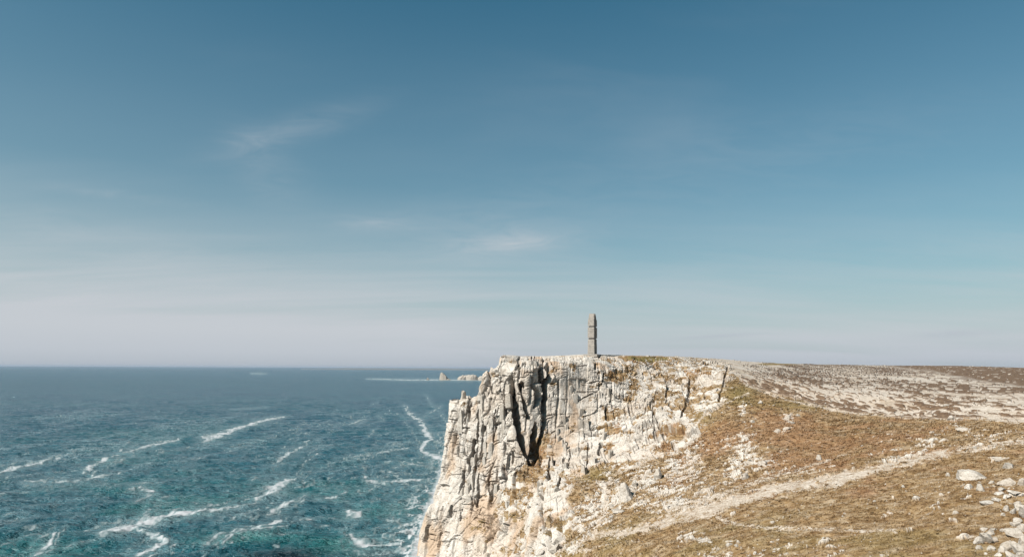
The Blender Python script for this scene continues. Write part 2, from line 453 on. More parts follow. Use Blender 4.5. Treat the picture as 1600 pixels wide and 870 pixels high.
def cr_matrix(ts, n, soft):
    """Catmull-Rom basis as a matrix, softened towards linear to avoid overshoot"""
    Mx = np.zeros((len(ts), n))
    for r, t in enumerate(ts):
        i = min(int(t), n - 2); f = t - i
        wl = {i: 1 - f, i + 1: f}
        wc = [-.5 * f + f * f - .5 * f ** 3, 1 - 2.5 * f * f + 1.5 * f ** 3, .5 * f + 2 * f * f - 1.5 * f ** 3, -.5 * f * f + .5 * f ** 3]
        for k, wk in enumerate(wc):
            j = min(max(i - 1 + k, 0), n - 1)
            Mx[r, j] += soft * wk
        for j, wk in wl.items(): Mx[r, j] += (1 - soft) * wk
    return Mx
MU = cr_matrix(us, NC, 0.6); MV = cr_matrix(vs, NR, 0.6)
G = np.einsum('ui,ijk->ujk', MU, net)
G = np.einsum('vj,ujk->uvk', MV, G)
NU, NV = G.shape[:2]
gu = np.gradient(G, axis=0); gv = np.gradient(G, axis=1)
N = np.cross(gu, gv); N /= (np.linalg.norm(N, axis=-1, keepdims=True) + 1e-9)
B = G.reshape(-1, 3); NB = N.reshape(-1, 3)
flip = (NB * (np.array([0, 0, H]) - B)).sum(-1)
vis_v = np.repeat(vs[None, :], NU, 0).ravel() <= 9.0
vis_u = np.repeat(us[:, None], NV, 1).ravel() >= 3.0
if flip[vis_v & vis_u].mean() < 0: NB = -NB
px, py = proj(B)
vv = np.repeat(vs[None, :], NU, 0).ravel(); uu = np.repeat(us[:, None], NV, 1).ravel()
front = vis_v & vis_u

# ---- regions of the photograph's ground cover, laid on the headland's surface
wob = np.stack([fbm(B * 0.12, 5, 4), fbm(B * 0.12 + 50, 9, 4)], -1)
qx = px + wob[:, 0] * 9; qy = py + wob[:, 1] * 6
CLIFF = [(500,1100),(500,500),(940,500),(1120,553),(1146,574),(1146,592),(1128,622),(1100,668),(1070,705),(1020,722),(968,735),(938,737),(905,750),(884,775),(892,805),(885,840),(868,875),(850,1100)]
sd_cliff = poly_sd(qx, qy, CLIFF)
PLAT = [(940,400),(940,556),(1020,566),(1120,566),(1150,586),(1168,603),(1240,625),(1320,643),(1400,649),(1480,655),(1640,662),(1900,672),(1900,400)]
sd_plat = poly_sd(px + wob[:, 0] * 8, py + wob[:, 1] * 5, PLAT)
sd_plat = sd_plat + 5.0 * fbm(B * 0.7, 206, 3) * sstep(1180, 1300, px)
sd_plat = np.where(vv > 9.001, 50, sd_plat)
w_cliff = sstep(-4, 4, sd_cliff) * ((vv < 9.6) | (px < 960))
w_cliff = np.where(uu < 3.0, 1.0, w_cliff)
w_plat = sstep(-1.0, 1.0, sd_plat) * (1 - w_cliff * (px < 1110))

# ---- rock relief: joints, columns and blocks
cm = (w_cliff > 0.001) | ((px < 1250) & (px > 800))
Bi = B[cm]
steep = 1 - np.abs(NB[cm, 2])
warp = np.stack([fbm(Bi * 0.10, 61, 3), fbm(Bi * 0.10, 62, 3), fbm(Bi * 0.10, 63, 3)], -1)
lean = np.array([[1, 0, -0.10], [0, 1, 0.05], [0, 0, 1]])
Q = (Bi + warp * np.array([0.9, 0.9, 2.4]) + np.stack([fbm(Bi * 0.55, 64, 2)] * 3, -1) * np.array([0.12, 0.12, 0.2])) @ lean.T
disp = np.zeros(len(Bi)); crack = np.zeros(len(Bi)); rug0 = sstep(-0.30, 0.35, fbm(Bi * 0.14, 73, 3)); lay = 0
side = sstep(930, 1010, px[cm])           # right of the monument the blocks are squat, left of it tall columns
def part1d(u, key, seed, jit=0.7):
    """uneven 1-D partition: cell number, distance to its edges, strength of the nearest joint"""
    i0 = np.floor(u).astype(np.int64)
    z_ = np.zeros_like(i0)
    lo = i0 + jit * (hsh(i0, key, z_, seed) - 0.5); hi = i0 + 1 + jit * (hsh(i0 + 1, key, z_, seed) - 0.5)
    c = np.where(u < lo, i0 - 1, np.where(u >= hi, i0 + 1, i0))
    lo = c + jit * (hsh(c, key, z_, seed) - 0.5); hi = c + 1 + jit * (hsh(c + 1, key, z_, seed) - 0.5)
    near_lo = (u - lo) < (hi - u)
    d = np.where(near_lo, u - lo, hi - u)
    st = np.where(near_lo, hsh(c, key, z_ + 3, seed), hsh(c + 1, key, z_ + 3, seed))
    return c, d, st, (u - lo) / np.maximum(hi - lo, 0.05) - 0.5
def layer(Q, w3, seed, amp, tilt, cw, cdepth):
    wx_, wy_, wz_ = w3
    zz = np.zeros(len(Q), np.int64)
    # joints do not run the whole height: each uneven storey of rock has its own set
    zb, dzb, szb, _f = part1d(Q[:, 2] / (wz_ * 1.7) + 0.9 * vnoise(Q * np.array([0.11, 0.11, 0.0]) + 3, seed + 9), zz + 3, seed + 8)
    cx_, dx_, sx_, fx_ = part1d(Q[:, 0] / wx_, zb, seed)
    cy_, dy_, sy_, fy_ = part1d(Q[:, 1] / wy_, zb + 7, seed + 1)
    key = cx_ * 131 + cy_ * 17 + zb * 7
    cz_, dz_, sz_, fz_ = part1d(Q[:, 2] / wz_ + 5 * hsh(cx_, cy_, zz, seed + 2), key, seed + 3)
    r1 = hsh(cx_, cy_, cz_, seed + 4); r2 = hsh(cx_, cy_, cz_, seed + 5); r3 = hsh(cx_, cy_, cz_, seed + 6)
    d = amp * (r1 - 0.5) * 2 + tilt * ((r2 - 0.5) * 2 * fx_ + (r3 - 0.68) * 2 * fz_)
    # joints: distances in metres, many hairline, a few open
    kx = (1 - sstep(0, cw * (0.4 + sx_), dx_ * wx_)) * sx_ ** 3.2
    ky = (1 - sstep(0, cw * (0.5 + sy_), dy_ * wy_)) * sy_ ** 2 * 0.6
    kz = (1 - sstep(0, cw * 0.8, dz_ * wz_)) * sz_ ** 2.5 * 0.8
    kb = (1 - sstep(0, cw * 0.7, dzb * wz_ * 1.7)) * szb ** 3 * 0.7
    k = np.maximum(np.maximum(kx, ky), np.maximum(kz, kb))
    return d - cdepth * k, k
sets = [((4.6, 6.5, 11), 11, 0.70, 0.50, 0.50, 2.6), ((2.5, 2.8, 3.8), 12, 0.26, 0.22, 0.40, 1.8), ((1.15, 1.3, 1.5), 13, 0.10, 0.12, 0.24, 0.75)]
sets2 = [((6.0, 6.5, 5.0), 21, 0.8, 0.9, 0.5, 1.6), ((2.7, 2.8, 2.0), 22, 0.42, 0.5, 0.38, 1.4), ((1.1, 1.2, 0.8), 23, 0.15, 0.22, 0.24, 0.6)]
for (a, b) in zip(sets, sets2):
    d1, k1 = layer(Q, a[0], a[1], a[2], a[3], a[4], a[5])
    d2, k2 = layer(Q, b[0], b[1], b[2], b[3], b[4], b[5])
    amt = (1.0, 0.35 + 0.65 * rug0, 0.15 + 0.85 * rug0)[lay]; lay += 1     # plain slabs here, shattered rock there
    disp += (d1 * (1 - side) + d2 * side) * amt
    crack = np.maximum(crack, (k1 * (1 - side) + k2 * side) * amt)
cc_, idv_, ee_ = cells(Q / np.array([3.4, 3.4, 5.5]), 19)
disp += (idv_ - 0.5) * 0.55
cc_, idv_, ee_ = cells(Q / np.array([1.3, 1.3, 1.9]), 20)
disp += (idv_ - 0.5) * 0.18
# the smooth slab below the monument
slab = sstep(0, 14, poly_sd(px[cm], py[cm], [(862,556),(935,556),(928,600),(936,660),(900,705),(860,700)]))
rugg = sstep(-0.35, 0.35, fbm(Bi * 0.16, 72, 3))
disp *= (0.50 + 0.65 * rugg) * (1 - 0.62 * slab)
disp += fbm(Bi * 1.3, 71, 4, 0.6) * 0.08
D = np.zeros(len(B)); CR = np.zeros(len(B))
D[cm] = disp; CR[cm] = crack
edge_v = sstep(8.99, 8.3, vv)              # calmer on the flat top
D *= w_cliff * np.where(px < 790, 1.0, 0.35 + 0.65 * edge_v) * np.where(vv > 9.0, 0.3, 1.0)

# named cracks seen in the photograph: (points px, py, half width), depth in metres
CRACKS = [
 ([(798,588,2.5),(801,610,5.0),(807,645,6.5),(815,680,6.5),(821,704,5.0),(827,724,2.0)],8.0),
 ([(812,600,2.0),(822,640,3.5),(826,652,3.0)],4.0), ([(836,662,3.0),(835,690,6.0),(829,722,5.0)],7.0),
 ([(856,570,5.0),(859,586,5.5),(852,606,3.5),(851,640,3.5),(850,668,3.5),(842,700,4.0),(832,724,3.5)],6.5),
 ([(832,590,2.5),(834,606,3.5),(840,622,4.5),(834,636,2.5)],3.5), ([(815,598,2.5),(818,606,1.5)],3.0), ([(845,572,2.0),(846,600,1.6),(848,625,1.6)],3.0),
 ([(862,566,1.2),(872,578,0.8)],1.5), ([(700,654,0.8),(712,656,1.0)],0.8), ([(726,654,1.3),(722,662,1.3)],1.4), ([(739,600,0.5),(770,602,1.0),(785,596,0.8)],0.8), ([(800,583,1.2),(790,600,1.2)],1.2), ([(765,575,0.7),(764,600,1.2)],1.0),
 ([(741,688,3.0),(738,705,3.2),(733,722,3.0)],2.2), ([(754,655,1.6),(755,690,1.8),(752,715,1.5)],1.6), ([(748,640,1.4),(746,690,1.4)],1.2),
 ([(757,667,2.6),(754,680,2.6)],1.8), ([(767,603,2),(766,612,2)],1.5), ([(729,640,1.5),(727,662,1.2)],1.2), ([(733,622,1.2),(730,640,1.2),(724,650,1)],1.2),
 ([(724,735,1.4),(722,760,1.6),(716,770,1)],1.5), ([(705,790,2.0),(702,806,2.2)],1.8), ([(721,795,1.4),(719,812,1.6)],1.4), ([(669,820,1.6),(662,845,2.4)],1.6),
 ([(775,640,1.2),(772,690,1.2)],1.0), ([(789,728,2.6),(789,748,2.2),(784,762,1.2)],1.8), ([(800,705,2.0),(799,722,1.6)],1.3), ([(764,735,1.6),(763,762,1.2),(768,780,1)],1.2),
 ([(748,740,1.2),(747,770,2.0),(744,790,2)],1.4), ([(790,820,3.0),(784,835,2.0)],2.0), ([(812,556,1.2),(810,566,2.2),(806,577,1.6)],1.6), ([(806,577,1.0),(822,567,0.8)],1.0),
 ([(848,568,2.0),(846,585,2.2),(850,610,2.6),(847,640,2.4),(852,662,2)],2.6), ([(855,570,3.6),(858,588,3.2),(853,600,2)],3.0),
 ([(938,692,2.6),(936,712,1.6)],2.2), ([(944,583,1.6),(940,600,1.2)],1.4), ([(931,566,1.4),(932,580,1.2)],1.2), ([(957,608,1.4),(953,628,1.2)],1.4), ([(947,636,2.2),(946,655,1.6)],1.6),
 ([(860,712,1.2),(855,745,1.6)],1.8), ([(891,702,1.0),(888,730,1.0)],1.0), ([(918,692,1.0),(918,730,1.0)],1.0), ([(879,742,1.4),(868,768,1.4)],1.4), ([(850,770,1.6),(842,778,2.0)],1.6),
 ([(902,612,1.0),(932,612,1.4),(900,628,1.0)],0.6), ([(1042,606,1.6),(1040,630,1.2)],1.2), ([(1078,588,1.6),(1074,620,2.0),(1064,650,1.6)],1.6), ([(1020,632,1.0),(1022,680,1.2)],1.2), ([(790,600,1.4),(787,640,1.4)],1.0),
 ([(716,668,1.6),(733,668,1.0)],0.8), ([(774,663,2.2),(786,658,2.0)],1.5), ([(690,700,0.6),(692,735,1.2)],0.8), ([(1137,574,2.0),(1130,600,1.6),(1122,622,1.4)],1.4),
]
rx = px + fbm(B * 0.5, 91, 3) * 2.6; ry = py
for pts, dep in CRACKS:
    xs_ = [p_[0] for p_ in pts]; ys_ = [p_[1] for p_ in pts]
    m = front & (px > min(xs_) - 8) & (px < max(xs_) + 8) & (py > min(ys_) - 8) & (py < max(ys_) + 8)
    idx = np.nonzero(m)[0]
    d_, w_ = seg_dist(rx[idx], ry[idx], pts)
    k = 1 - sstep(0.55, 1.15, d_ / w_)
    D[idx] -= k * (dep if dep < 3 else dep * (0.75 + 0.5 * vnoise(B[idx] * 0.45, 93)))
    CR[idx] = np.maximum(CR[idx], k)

# ---- classes
f1 = fbm(B * np.array([0.35, 0.35, 0.5]), 201, 5, 0.6)
f2 = fbm(B * np.array([1.1, 1.1, 1.4]), 202, 4, 0.6)
f3 = fbm(B * 0.10, 203, 3)
f4 = fbm(B * 2.6, 204, 3, 0.6)
# grass amount on the cliff: ledges and gullies
LEDGES = [  # px, py, rx, ry, strength
 (822,742,16,14,1.0),(845,700,14,16,0.9),(808,768,22,10,0.9),(790,790,18,10,0.6),(760,818,14,7,0.5),(800,800,16,12,0.5),(835,725,12,14,0.9),
 (932,742,22,9,1.3),(955,755,14,12,1.0),(1012,560,38,3.5,1.4),(865,580,4,4,0.8),(862,600,5,5,0.8),(897,576,4,6,0.7),(936,600,6,7,0.8),
 (925,606,12,5,0.7),(955,592,16,7,0.8),(970,588,9,8,0.9),(962,645,18,7,0.9),(950,650,9,6,0.7),(920,645,6,14,0.5),(930,660,10,6,0.5),
 (992,600,7,12,0.9),(985,625,7,8,0.6),(1050,612,8,5,1.0),(1030,632,10,4,0.8),(1080,602,10,26,0.7),(1095,580,18,8,0.6),(1080,632,14,12,0.9),(1070,640,10,8,0.8),(1108,625,10,8,0.6),
 (1060,682,18,10,0.8),(1040,700,16,8,0.7),(1010,690,10,6,0.5),(975,675,14,4,0.6),(955,672,14,4,0.5),(950,700,8,10,0.7),(1000,722,26,5,0.6),(1095,655,14,12,1.0),(890,748,14,8,0.6),
 (868,812,12,6,0.5),(850,842,16,9,0.5),(900,835,12,7,1.1),(985,575,18,5,0.5),(950,565,14,3,0.6),(1060,600,6,8,0.3),(905,770,14,10,0.4),(845,688,10,8,0.9),
]
gam = np.full(len(B), -0.62)
gam += 0.34 * sstep(925, 1000, px) * sstep(720, 560, py)
gam += 0.25 * sstep(790, 850, py) * sstep(740, 800, px)
for (cx_, cy_, ax, ay, s_) in LEDGES:
    m = (np.abs(px - cx_) < ax * 2) & (np.abs(py - cy_) < ay * 2)
    r_ = np.hypot((px[m] - cx_) / ax, (py[m] - cy_) / ay)
    gam[m] = np.maximum(gam[m], -0.5 + 0.8 * s_ * np.exp(-r_ ** 2 * 0.8))
ledge = np.clip((NB[:, 2] - 0.25) * 0.6, -0.1, 0.25)
g_cliff = sstep(-0.06, 0.06, gam + ledge + f1 * 1.0 + f2 * 0.42)
# grass amount on the slope: mostly grass, with bare stone patches
BARE = [(1165,700,22,16,1.0),(1160,640,6,14,0.7),(1175,725,30,10,0.9),(1195,722,40,9,0.7),(1150,745,22,10,0.7),(1232,655,9,12,0.9),(970,770,14,18,0.9),(988,760,8,20,0.8),(945,785,6,26,1.0),(952,748,5,14,0.8),
 (1010,745,16,14,0.8),(1040,765,30,8,0.6),(1000,790,40,8,0.5),(1060,790,50,10,0.7),(905,815,14,14,0.5),(930,808,10,10,0.6),(1100,640,16,5,0.6),(1125,628,22,5,0.6),(1085,675,8,20,0.6),(1080,715,14,10,0.6),(1060,735,20,12,0.5),
 (1120,775,36,8,0.8),(1230,735,50,8,0.6),(1450,690,40,10,0.7),(1500,670,40,6,0.6),(1540,680,40,10,0.7),(1410,712,40,8,0.8),(1580,660,30,8,0.5),(1130,870,50,12,0.5),(1250,860,60,14,0.55),(1320,866,40,10,0.5),(1100,842,26,4,0.7),(1075,835,14,6,0.6),(1150,850,10,5,0.9),(1180,848,8,3,0.5),
 (1570,765,30,14,0.5),(1560,790,30,10,0.4),(1450,800,40,12,0.3),(1560,715,20,8,0.5),(1530,850,30,16,0.4),(900,860,30,8,0.6),(930,868,20,6,0.5)]
bam = np.full(len(B), -0.72)
for (cx_, cy_, ax, ay, s_) in BARE:
    m = (np.abs(px - cx_) < ax * 2.2) & (np.abs(py - cy_) < ay * 2.2)
    r_ = np.hypot((px[m] - cx_) / ax, (py[m] - cy_) / ay)
    bam[m] = np.maximum(bam[m], -0.62 + 0.72 * s_ * np.exp(-r_ ** 2 * 0.7))
bam += 0.16 * sstep(900, 1150, px) * sstep(1260, 1100, px)
bam += 0.44 * np.exp(-(((px - 925) / 75) ** 2 + ((py - 790) / 45) ** 2)) + 0.30 * np.exp(-(((px - 1060) / 70) ** 2 + ((py - 745) / 40) ** 2)) + 0.25 * np.exp(-(((px - 900) / 60) ** 2 + ((py - 855) / 25) ** 2))
sl = fbm(B * np.array([0.25, 0.6, 0.6]), 205, 5, 0.62)
g_slope = 1 - sstep(-0.05, 0.05, bam + sl * 0.9 + f2 * 0.6 + f4 * 0.25)
grass = g_cliff * w_cliff + g_slope * (1 - w_cliff)
# footpaths
def path_mask(pts, asp, soft, amp):
    m = (px > min(p_[0] for p_ in pts) - 30) & (px < max(p_[0] for p_ in pts) + 30)
    r = np.zeros(len(B))
    d_, w_ = seg_dist(px[m] + f1[m] * 5, py[m] + f1[m] * amp, pts, asp)
    r[m] = 1 - sstep(w_ - soft, w_ + soft, d_ + f2[m] * amp)
    return r
MAIN = [(862,862,2),(905,848,2.5),(930,835,4),(960,830,6),(1000,825,7),(1050,811,10),(1100,797,13),(1150,782,13),(1200,768,11),(1250,757,11),(1300,748,10),(1350,736,9),(1400,723,8),(1450,712,7),(1500,703,6.5),(1540,695,6),(1620,687,5),(1800,670,5)]
path = path_mask([(a_, b_, c_ * 0.82) for a_, b_, c_ in MAIN], 1.0, 1.6, 8.0)
holes = sstep(0.22, 0.34, f1 + 0.25 * f2) * (np.abs(py - 790) < 26) * (px < 1180)
path_main = path.copy()
path *= 1 - holes
path *= 1 - 0.9 * sstep(0.05, 0.30, f2 * 0.6 + sl * 0.9 - 0.04 + 0.12 * f4)
low_edge = path_mask([(a_, b_ + c_ * 0.75, 1.7) for a_, b_, c_ in MAIN], 1.0, 1.2, 1.5)
path = np.maximum(path, 0.9 * low_edge)
for pts in ([(1040,800,3),(1120,774,4),(1200,745,4),(1290,718,1.5),(1330,708,0.8)], [(1118,792,4),(1122,806,4),(1135,814,3),(1180,822,2.4),(1280,826,2.8),(1400,830,1.8)],
            [(930,830,3),(945,795,3),(950,765,4),(957,745,3)], [(1060,690,1.0),(1100,650,2),(1150,622,1.6),(1170,615,1)], [(960,742,1.6),(1010,722,1.6),(1050,700,1.0)], [(900,862,2),(950,850,1),(1000,845,0.5)]):
    path = np.maximum(path, path_mask(pts, 1.0, 1.0, 2.0) * (f2 > -0.25))
for pts in ([(1165,603,1.6),(1250,629,1.6),(1330,645,1.4),(1400,649,1.0),(1480,655,0.8),(1560,657,1.4),(1640,660,1.4)], [(1440,612,1.2),(1500,617,2.0),(1560,622,2.2),(1600,624,1.0)]):
    path = np.maximum(path, path_mask(pts, 1.0, 0.6, 0.6))
path *= (vv < 9.01)
# heath on the plateau: white stony ground with brown tufts
tn = fbm(B * np.array([0.34, 0.30, 0.3]), 301, 4, 0.55) * 1.15 + 0.15 * vnoise(B * 1.7, 302)
dark_heath = sstep(-3, 3, poly_sd(px + wob[:, 0] * 10, py + wob[:, 1] * 3, [(1365,560),(1400,575),(1450,580),(1500,591),(1560,600),(1700,616),(1900,625),(1900,540),(1365,540)]))
tamt = -0.20 + 0.05 * f3 + 0.12 * sstep(1200, 1300, px) * sstep(595, 615, py) * sstep(1600, 1500, px) - 0.10 * sstep(600, 585, py) * (1 - dark_heath) + 0.62 * dark_heath - 0.25 * sstep(1165, 1130, px)
q_ = B[:, :] + np.stack([fbm(B * 0.5, 306, 3), fbm(B * 0.3, 307, 3), B[:, 2] * 0], -1) * np.array([0.9, 2.2, 0]); q_[:, 2] = 0.5
_c, tid, _e = cells(q_ / np.array([1.8, 5.0, 1.0]), 305, 0.9)
tdist = np.hypot(q_[:, 0] / 1.8 - _c[:, 0], q_[:, 1] / 5.0 - _c[:, 1])
tuft = sstep(-0.06, 0.04, (0.30 + 1.25 * tamt + 0.62 * fbm(B * np.array([0.045, 0.022, 0.02]), 308, 4) + 0.10 * sstep(600, 580, py) * sstep(1150, 1300, px)) + 0.55 * (tid - 0.5) + 0.10 * tn - tdist * 0.80 + 0.25)
tuft = np.maximum(tuft * (1 - dark_heath), dark_heath * sstep(-0.62, -0.45, tn + 0.5 * vnoise(B * np.array([0.6, 0.12, 0]), 309)))
heath = tuft * w_plat
soft_grass = w_plat * (1 - heath) * sstep(0.05, 0.2, fbm(B * np.array([0.08, 0.08, 0.08]), 303, 4) + 0.2 * f2 - 0.10) * (px > 1100)
grass = grass * (1 - w_plat * (px > 960)) + 0.55 * soft_grass
mound = np.exp(-(((px - 1012) / 34) ** 2 + ((py - 560) / 4.0) ** 2)) * (vv < 9.3)
grass = np.maximum(grass, sstep(0.35, 0.5, mound)); heath *= 1 - sstep(0.3, 0.5, mound)
mound2 = sstep(0.4, 0.6, np.exp(-(((px - 1215) / 42) ** 2 + ((py - 569) / 2.0) ** 2)))
grass = np.maximum(grass, mound2); heath *= 1 - mound2
ground_pale = w_plat * (1 - heath) * (1 - grass)
path = np.maximum(path, ground_pale * (0.62 + 0.25 * f3))
heath *= 1 - sstep(0.5, 0.9, path)

olive = 0.75 * np.exp(-(((px - 1155) / 26) ** 2 + ((py - 615) / 16) ** 2)) + 0.9 * sstep(0.3, 0.5, mound) + 0.6 * np.exp(-(((px - 935) / 26) ** 2 + ((py - 742) / 12) ** 2)) + 0.5 * np.exp(-(((px - 1250) / 90) ** 2 + ((py - 632) / 8) ** 2)) \
      + 0.35 * sstep(780, 830, py) * sstep(0.0, 0.4, f3 + 0.2) + 0.6 * mound2 + 0.4 * np.exp(-(((px - 1100) / 20) ** 2 + ((py - 655) / 20) ** 2))
olive = np.clip(olive, 0, 1) * (vv < 9.5)
red = np.exp(-(((px - 1250) / 170) ** 2 + ((py - 690) / 40) ** 2)) + 0.8 * np.exp(-(((px - 1110) / 40) ** 2 + ((py - 690) / 26) ** 2)) - 0.5 * sstep(770, 820, py)
red += 0.9 * np.exp(-(((px - 845) / 26) ** 2 + ((py - 705) / 26) ** 2))
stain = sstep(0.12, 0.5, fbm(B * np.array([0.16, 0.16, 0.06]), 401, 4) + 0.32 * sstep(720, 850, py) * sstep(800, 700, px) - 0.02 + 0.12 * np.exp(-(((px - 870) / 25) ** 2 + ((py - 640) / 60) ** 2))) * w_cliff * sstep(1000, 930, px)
soil_shade = np.clip(CR * 0.75 * w_cliff * sstep(-0.3, 0.4, f1 + 0.1), 0, 0.8)  # crack soil, plus painted shade that darkens the inside of the chasm slots

# ---- displacement off the cliff
rough = 1 - w_cliff
gb_ = fbm(B * np.array([0.9, 0.9, 0.9]), 501, 4, 0.6)
lump = fbm(B * 0.14, 502, 3)
Dg = 0.22 * gb_ + 0.7 * lump
bare = (1 - grass) * rough * (1 - path) * (1 - w_plat)
cr2, id2, e2 = cells(B / np.array([1.5, 1.5, 1.2]), 503)
blocky = (id2 - 0.3) * 0.8 - 0.3 * (1 - sstep(0, 0.12, e2))
Dg = Dg + bare * blocky
Dg = Dg * (1 - 0.75 * path_main) + path_main * 0.10 * f4 + path_main * -0.25
Dg = np.where(w_plat > 0.5, 0.35 * lump * sstep(400, 200, B[:, 1]) + heath * 0.5 * (1.1 - np.clip(tdist, 0, 1)) + (1 - heath) * 0.10 * f2 + 0.25 * fbm(B * 0.05, 504, 2), Dg)
Dg = np.where(vv > 9.0, Dg * 0.5, Dg)
D = D + Dg * rough
D -= w_cliff * grass * 0.10
V = B + NB * D[:, None]
# a heaped look at the skyline: keep the far land calm
gi = np.arange(NU * NV).reshape(NU, NV)
Fq = np.stack([gi[:-1, :-1], gi[1:, :-1], gi[1:, 1:], gi[:-1, 1:]], -1).reshape(-1, 4)
A = dict(grass=grass, path=path, heath=heath, olive=olive, red=red, stain=stain, soil_shade=soil_shade)
def fm(a): return a[Fq].mean(1)
f_cl = (fm(w_cliff) > 0.5)
f_pl = (fm(w_plat) > 0.5) | (vv[Fq[:, 0]] >= 9.0)
f_pl &= ~(f_cl & (px[Fq[:, 0]] < 1110) & (vv[Fq[:, 0]] < 8.6))
f_tu = f_pl & (fm(heath) > 0.5) & (vv[Fq[:, 0]] < 9.1)
f_pa = (fm(path_main) > 0.5) & ~f_pl & (uu[Fq[:, 0]] >= 3)
f_cl &= ~f_pl & ~f_pa
f_pl &= ~f_tu
f_sl = ~(f_cl | f_pl | f_tu | f_pa)
# make faces point outwards
v0 = V[Fq[:, 0]]; nn = np.cross(V[Fq[:, 1]] - v0, V[Fq[:, 3]] - v0)
if (nn * NB[Fq[:, 0]]).sum(-1).mean() < 0: Fq = Fq[:, ::-1]
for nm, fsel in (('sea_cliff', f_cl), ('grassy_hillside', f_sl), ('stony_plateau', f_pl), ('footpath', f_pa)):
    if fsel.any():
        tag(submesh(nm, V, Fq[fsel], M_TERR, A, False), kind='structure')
if f_tu.any():
    tag(submesh('heather', V, Fq[f_tu], M_TERR, A, False), 'low brown heather tufts dotting the white stony plateau', 'heather', kind='stuff')

# picture position of the finished surface, for setting things down on it
vpx, vpy = proj(V)
fr_idx = np.nonzero((vv <= 9.0) & (uu >= 2.0))[0]
fpx, fpy, fY = vpx[fr_idx], vpy[fr_idx], V[fr_idx, 1]
def ground(x, y, r=1.6):
    m = np.nonzero((np.abs(fpx - x) < r) & (np.abs(fpy - y) < r))[0]
    if len(m) == 0: return ground(x, y, r * 2) if r < 30 else (None, None)
    k = m[np.argmin(fY[m] + 2.0 * np.hypot(fpx[m] - x, fpy[m] - y))]
    g = fr_idx[k]
    return V[g], NB[g]

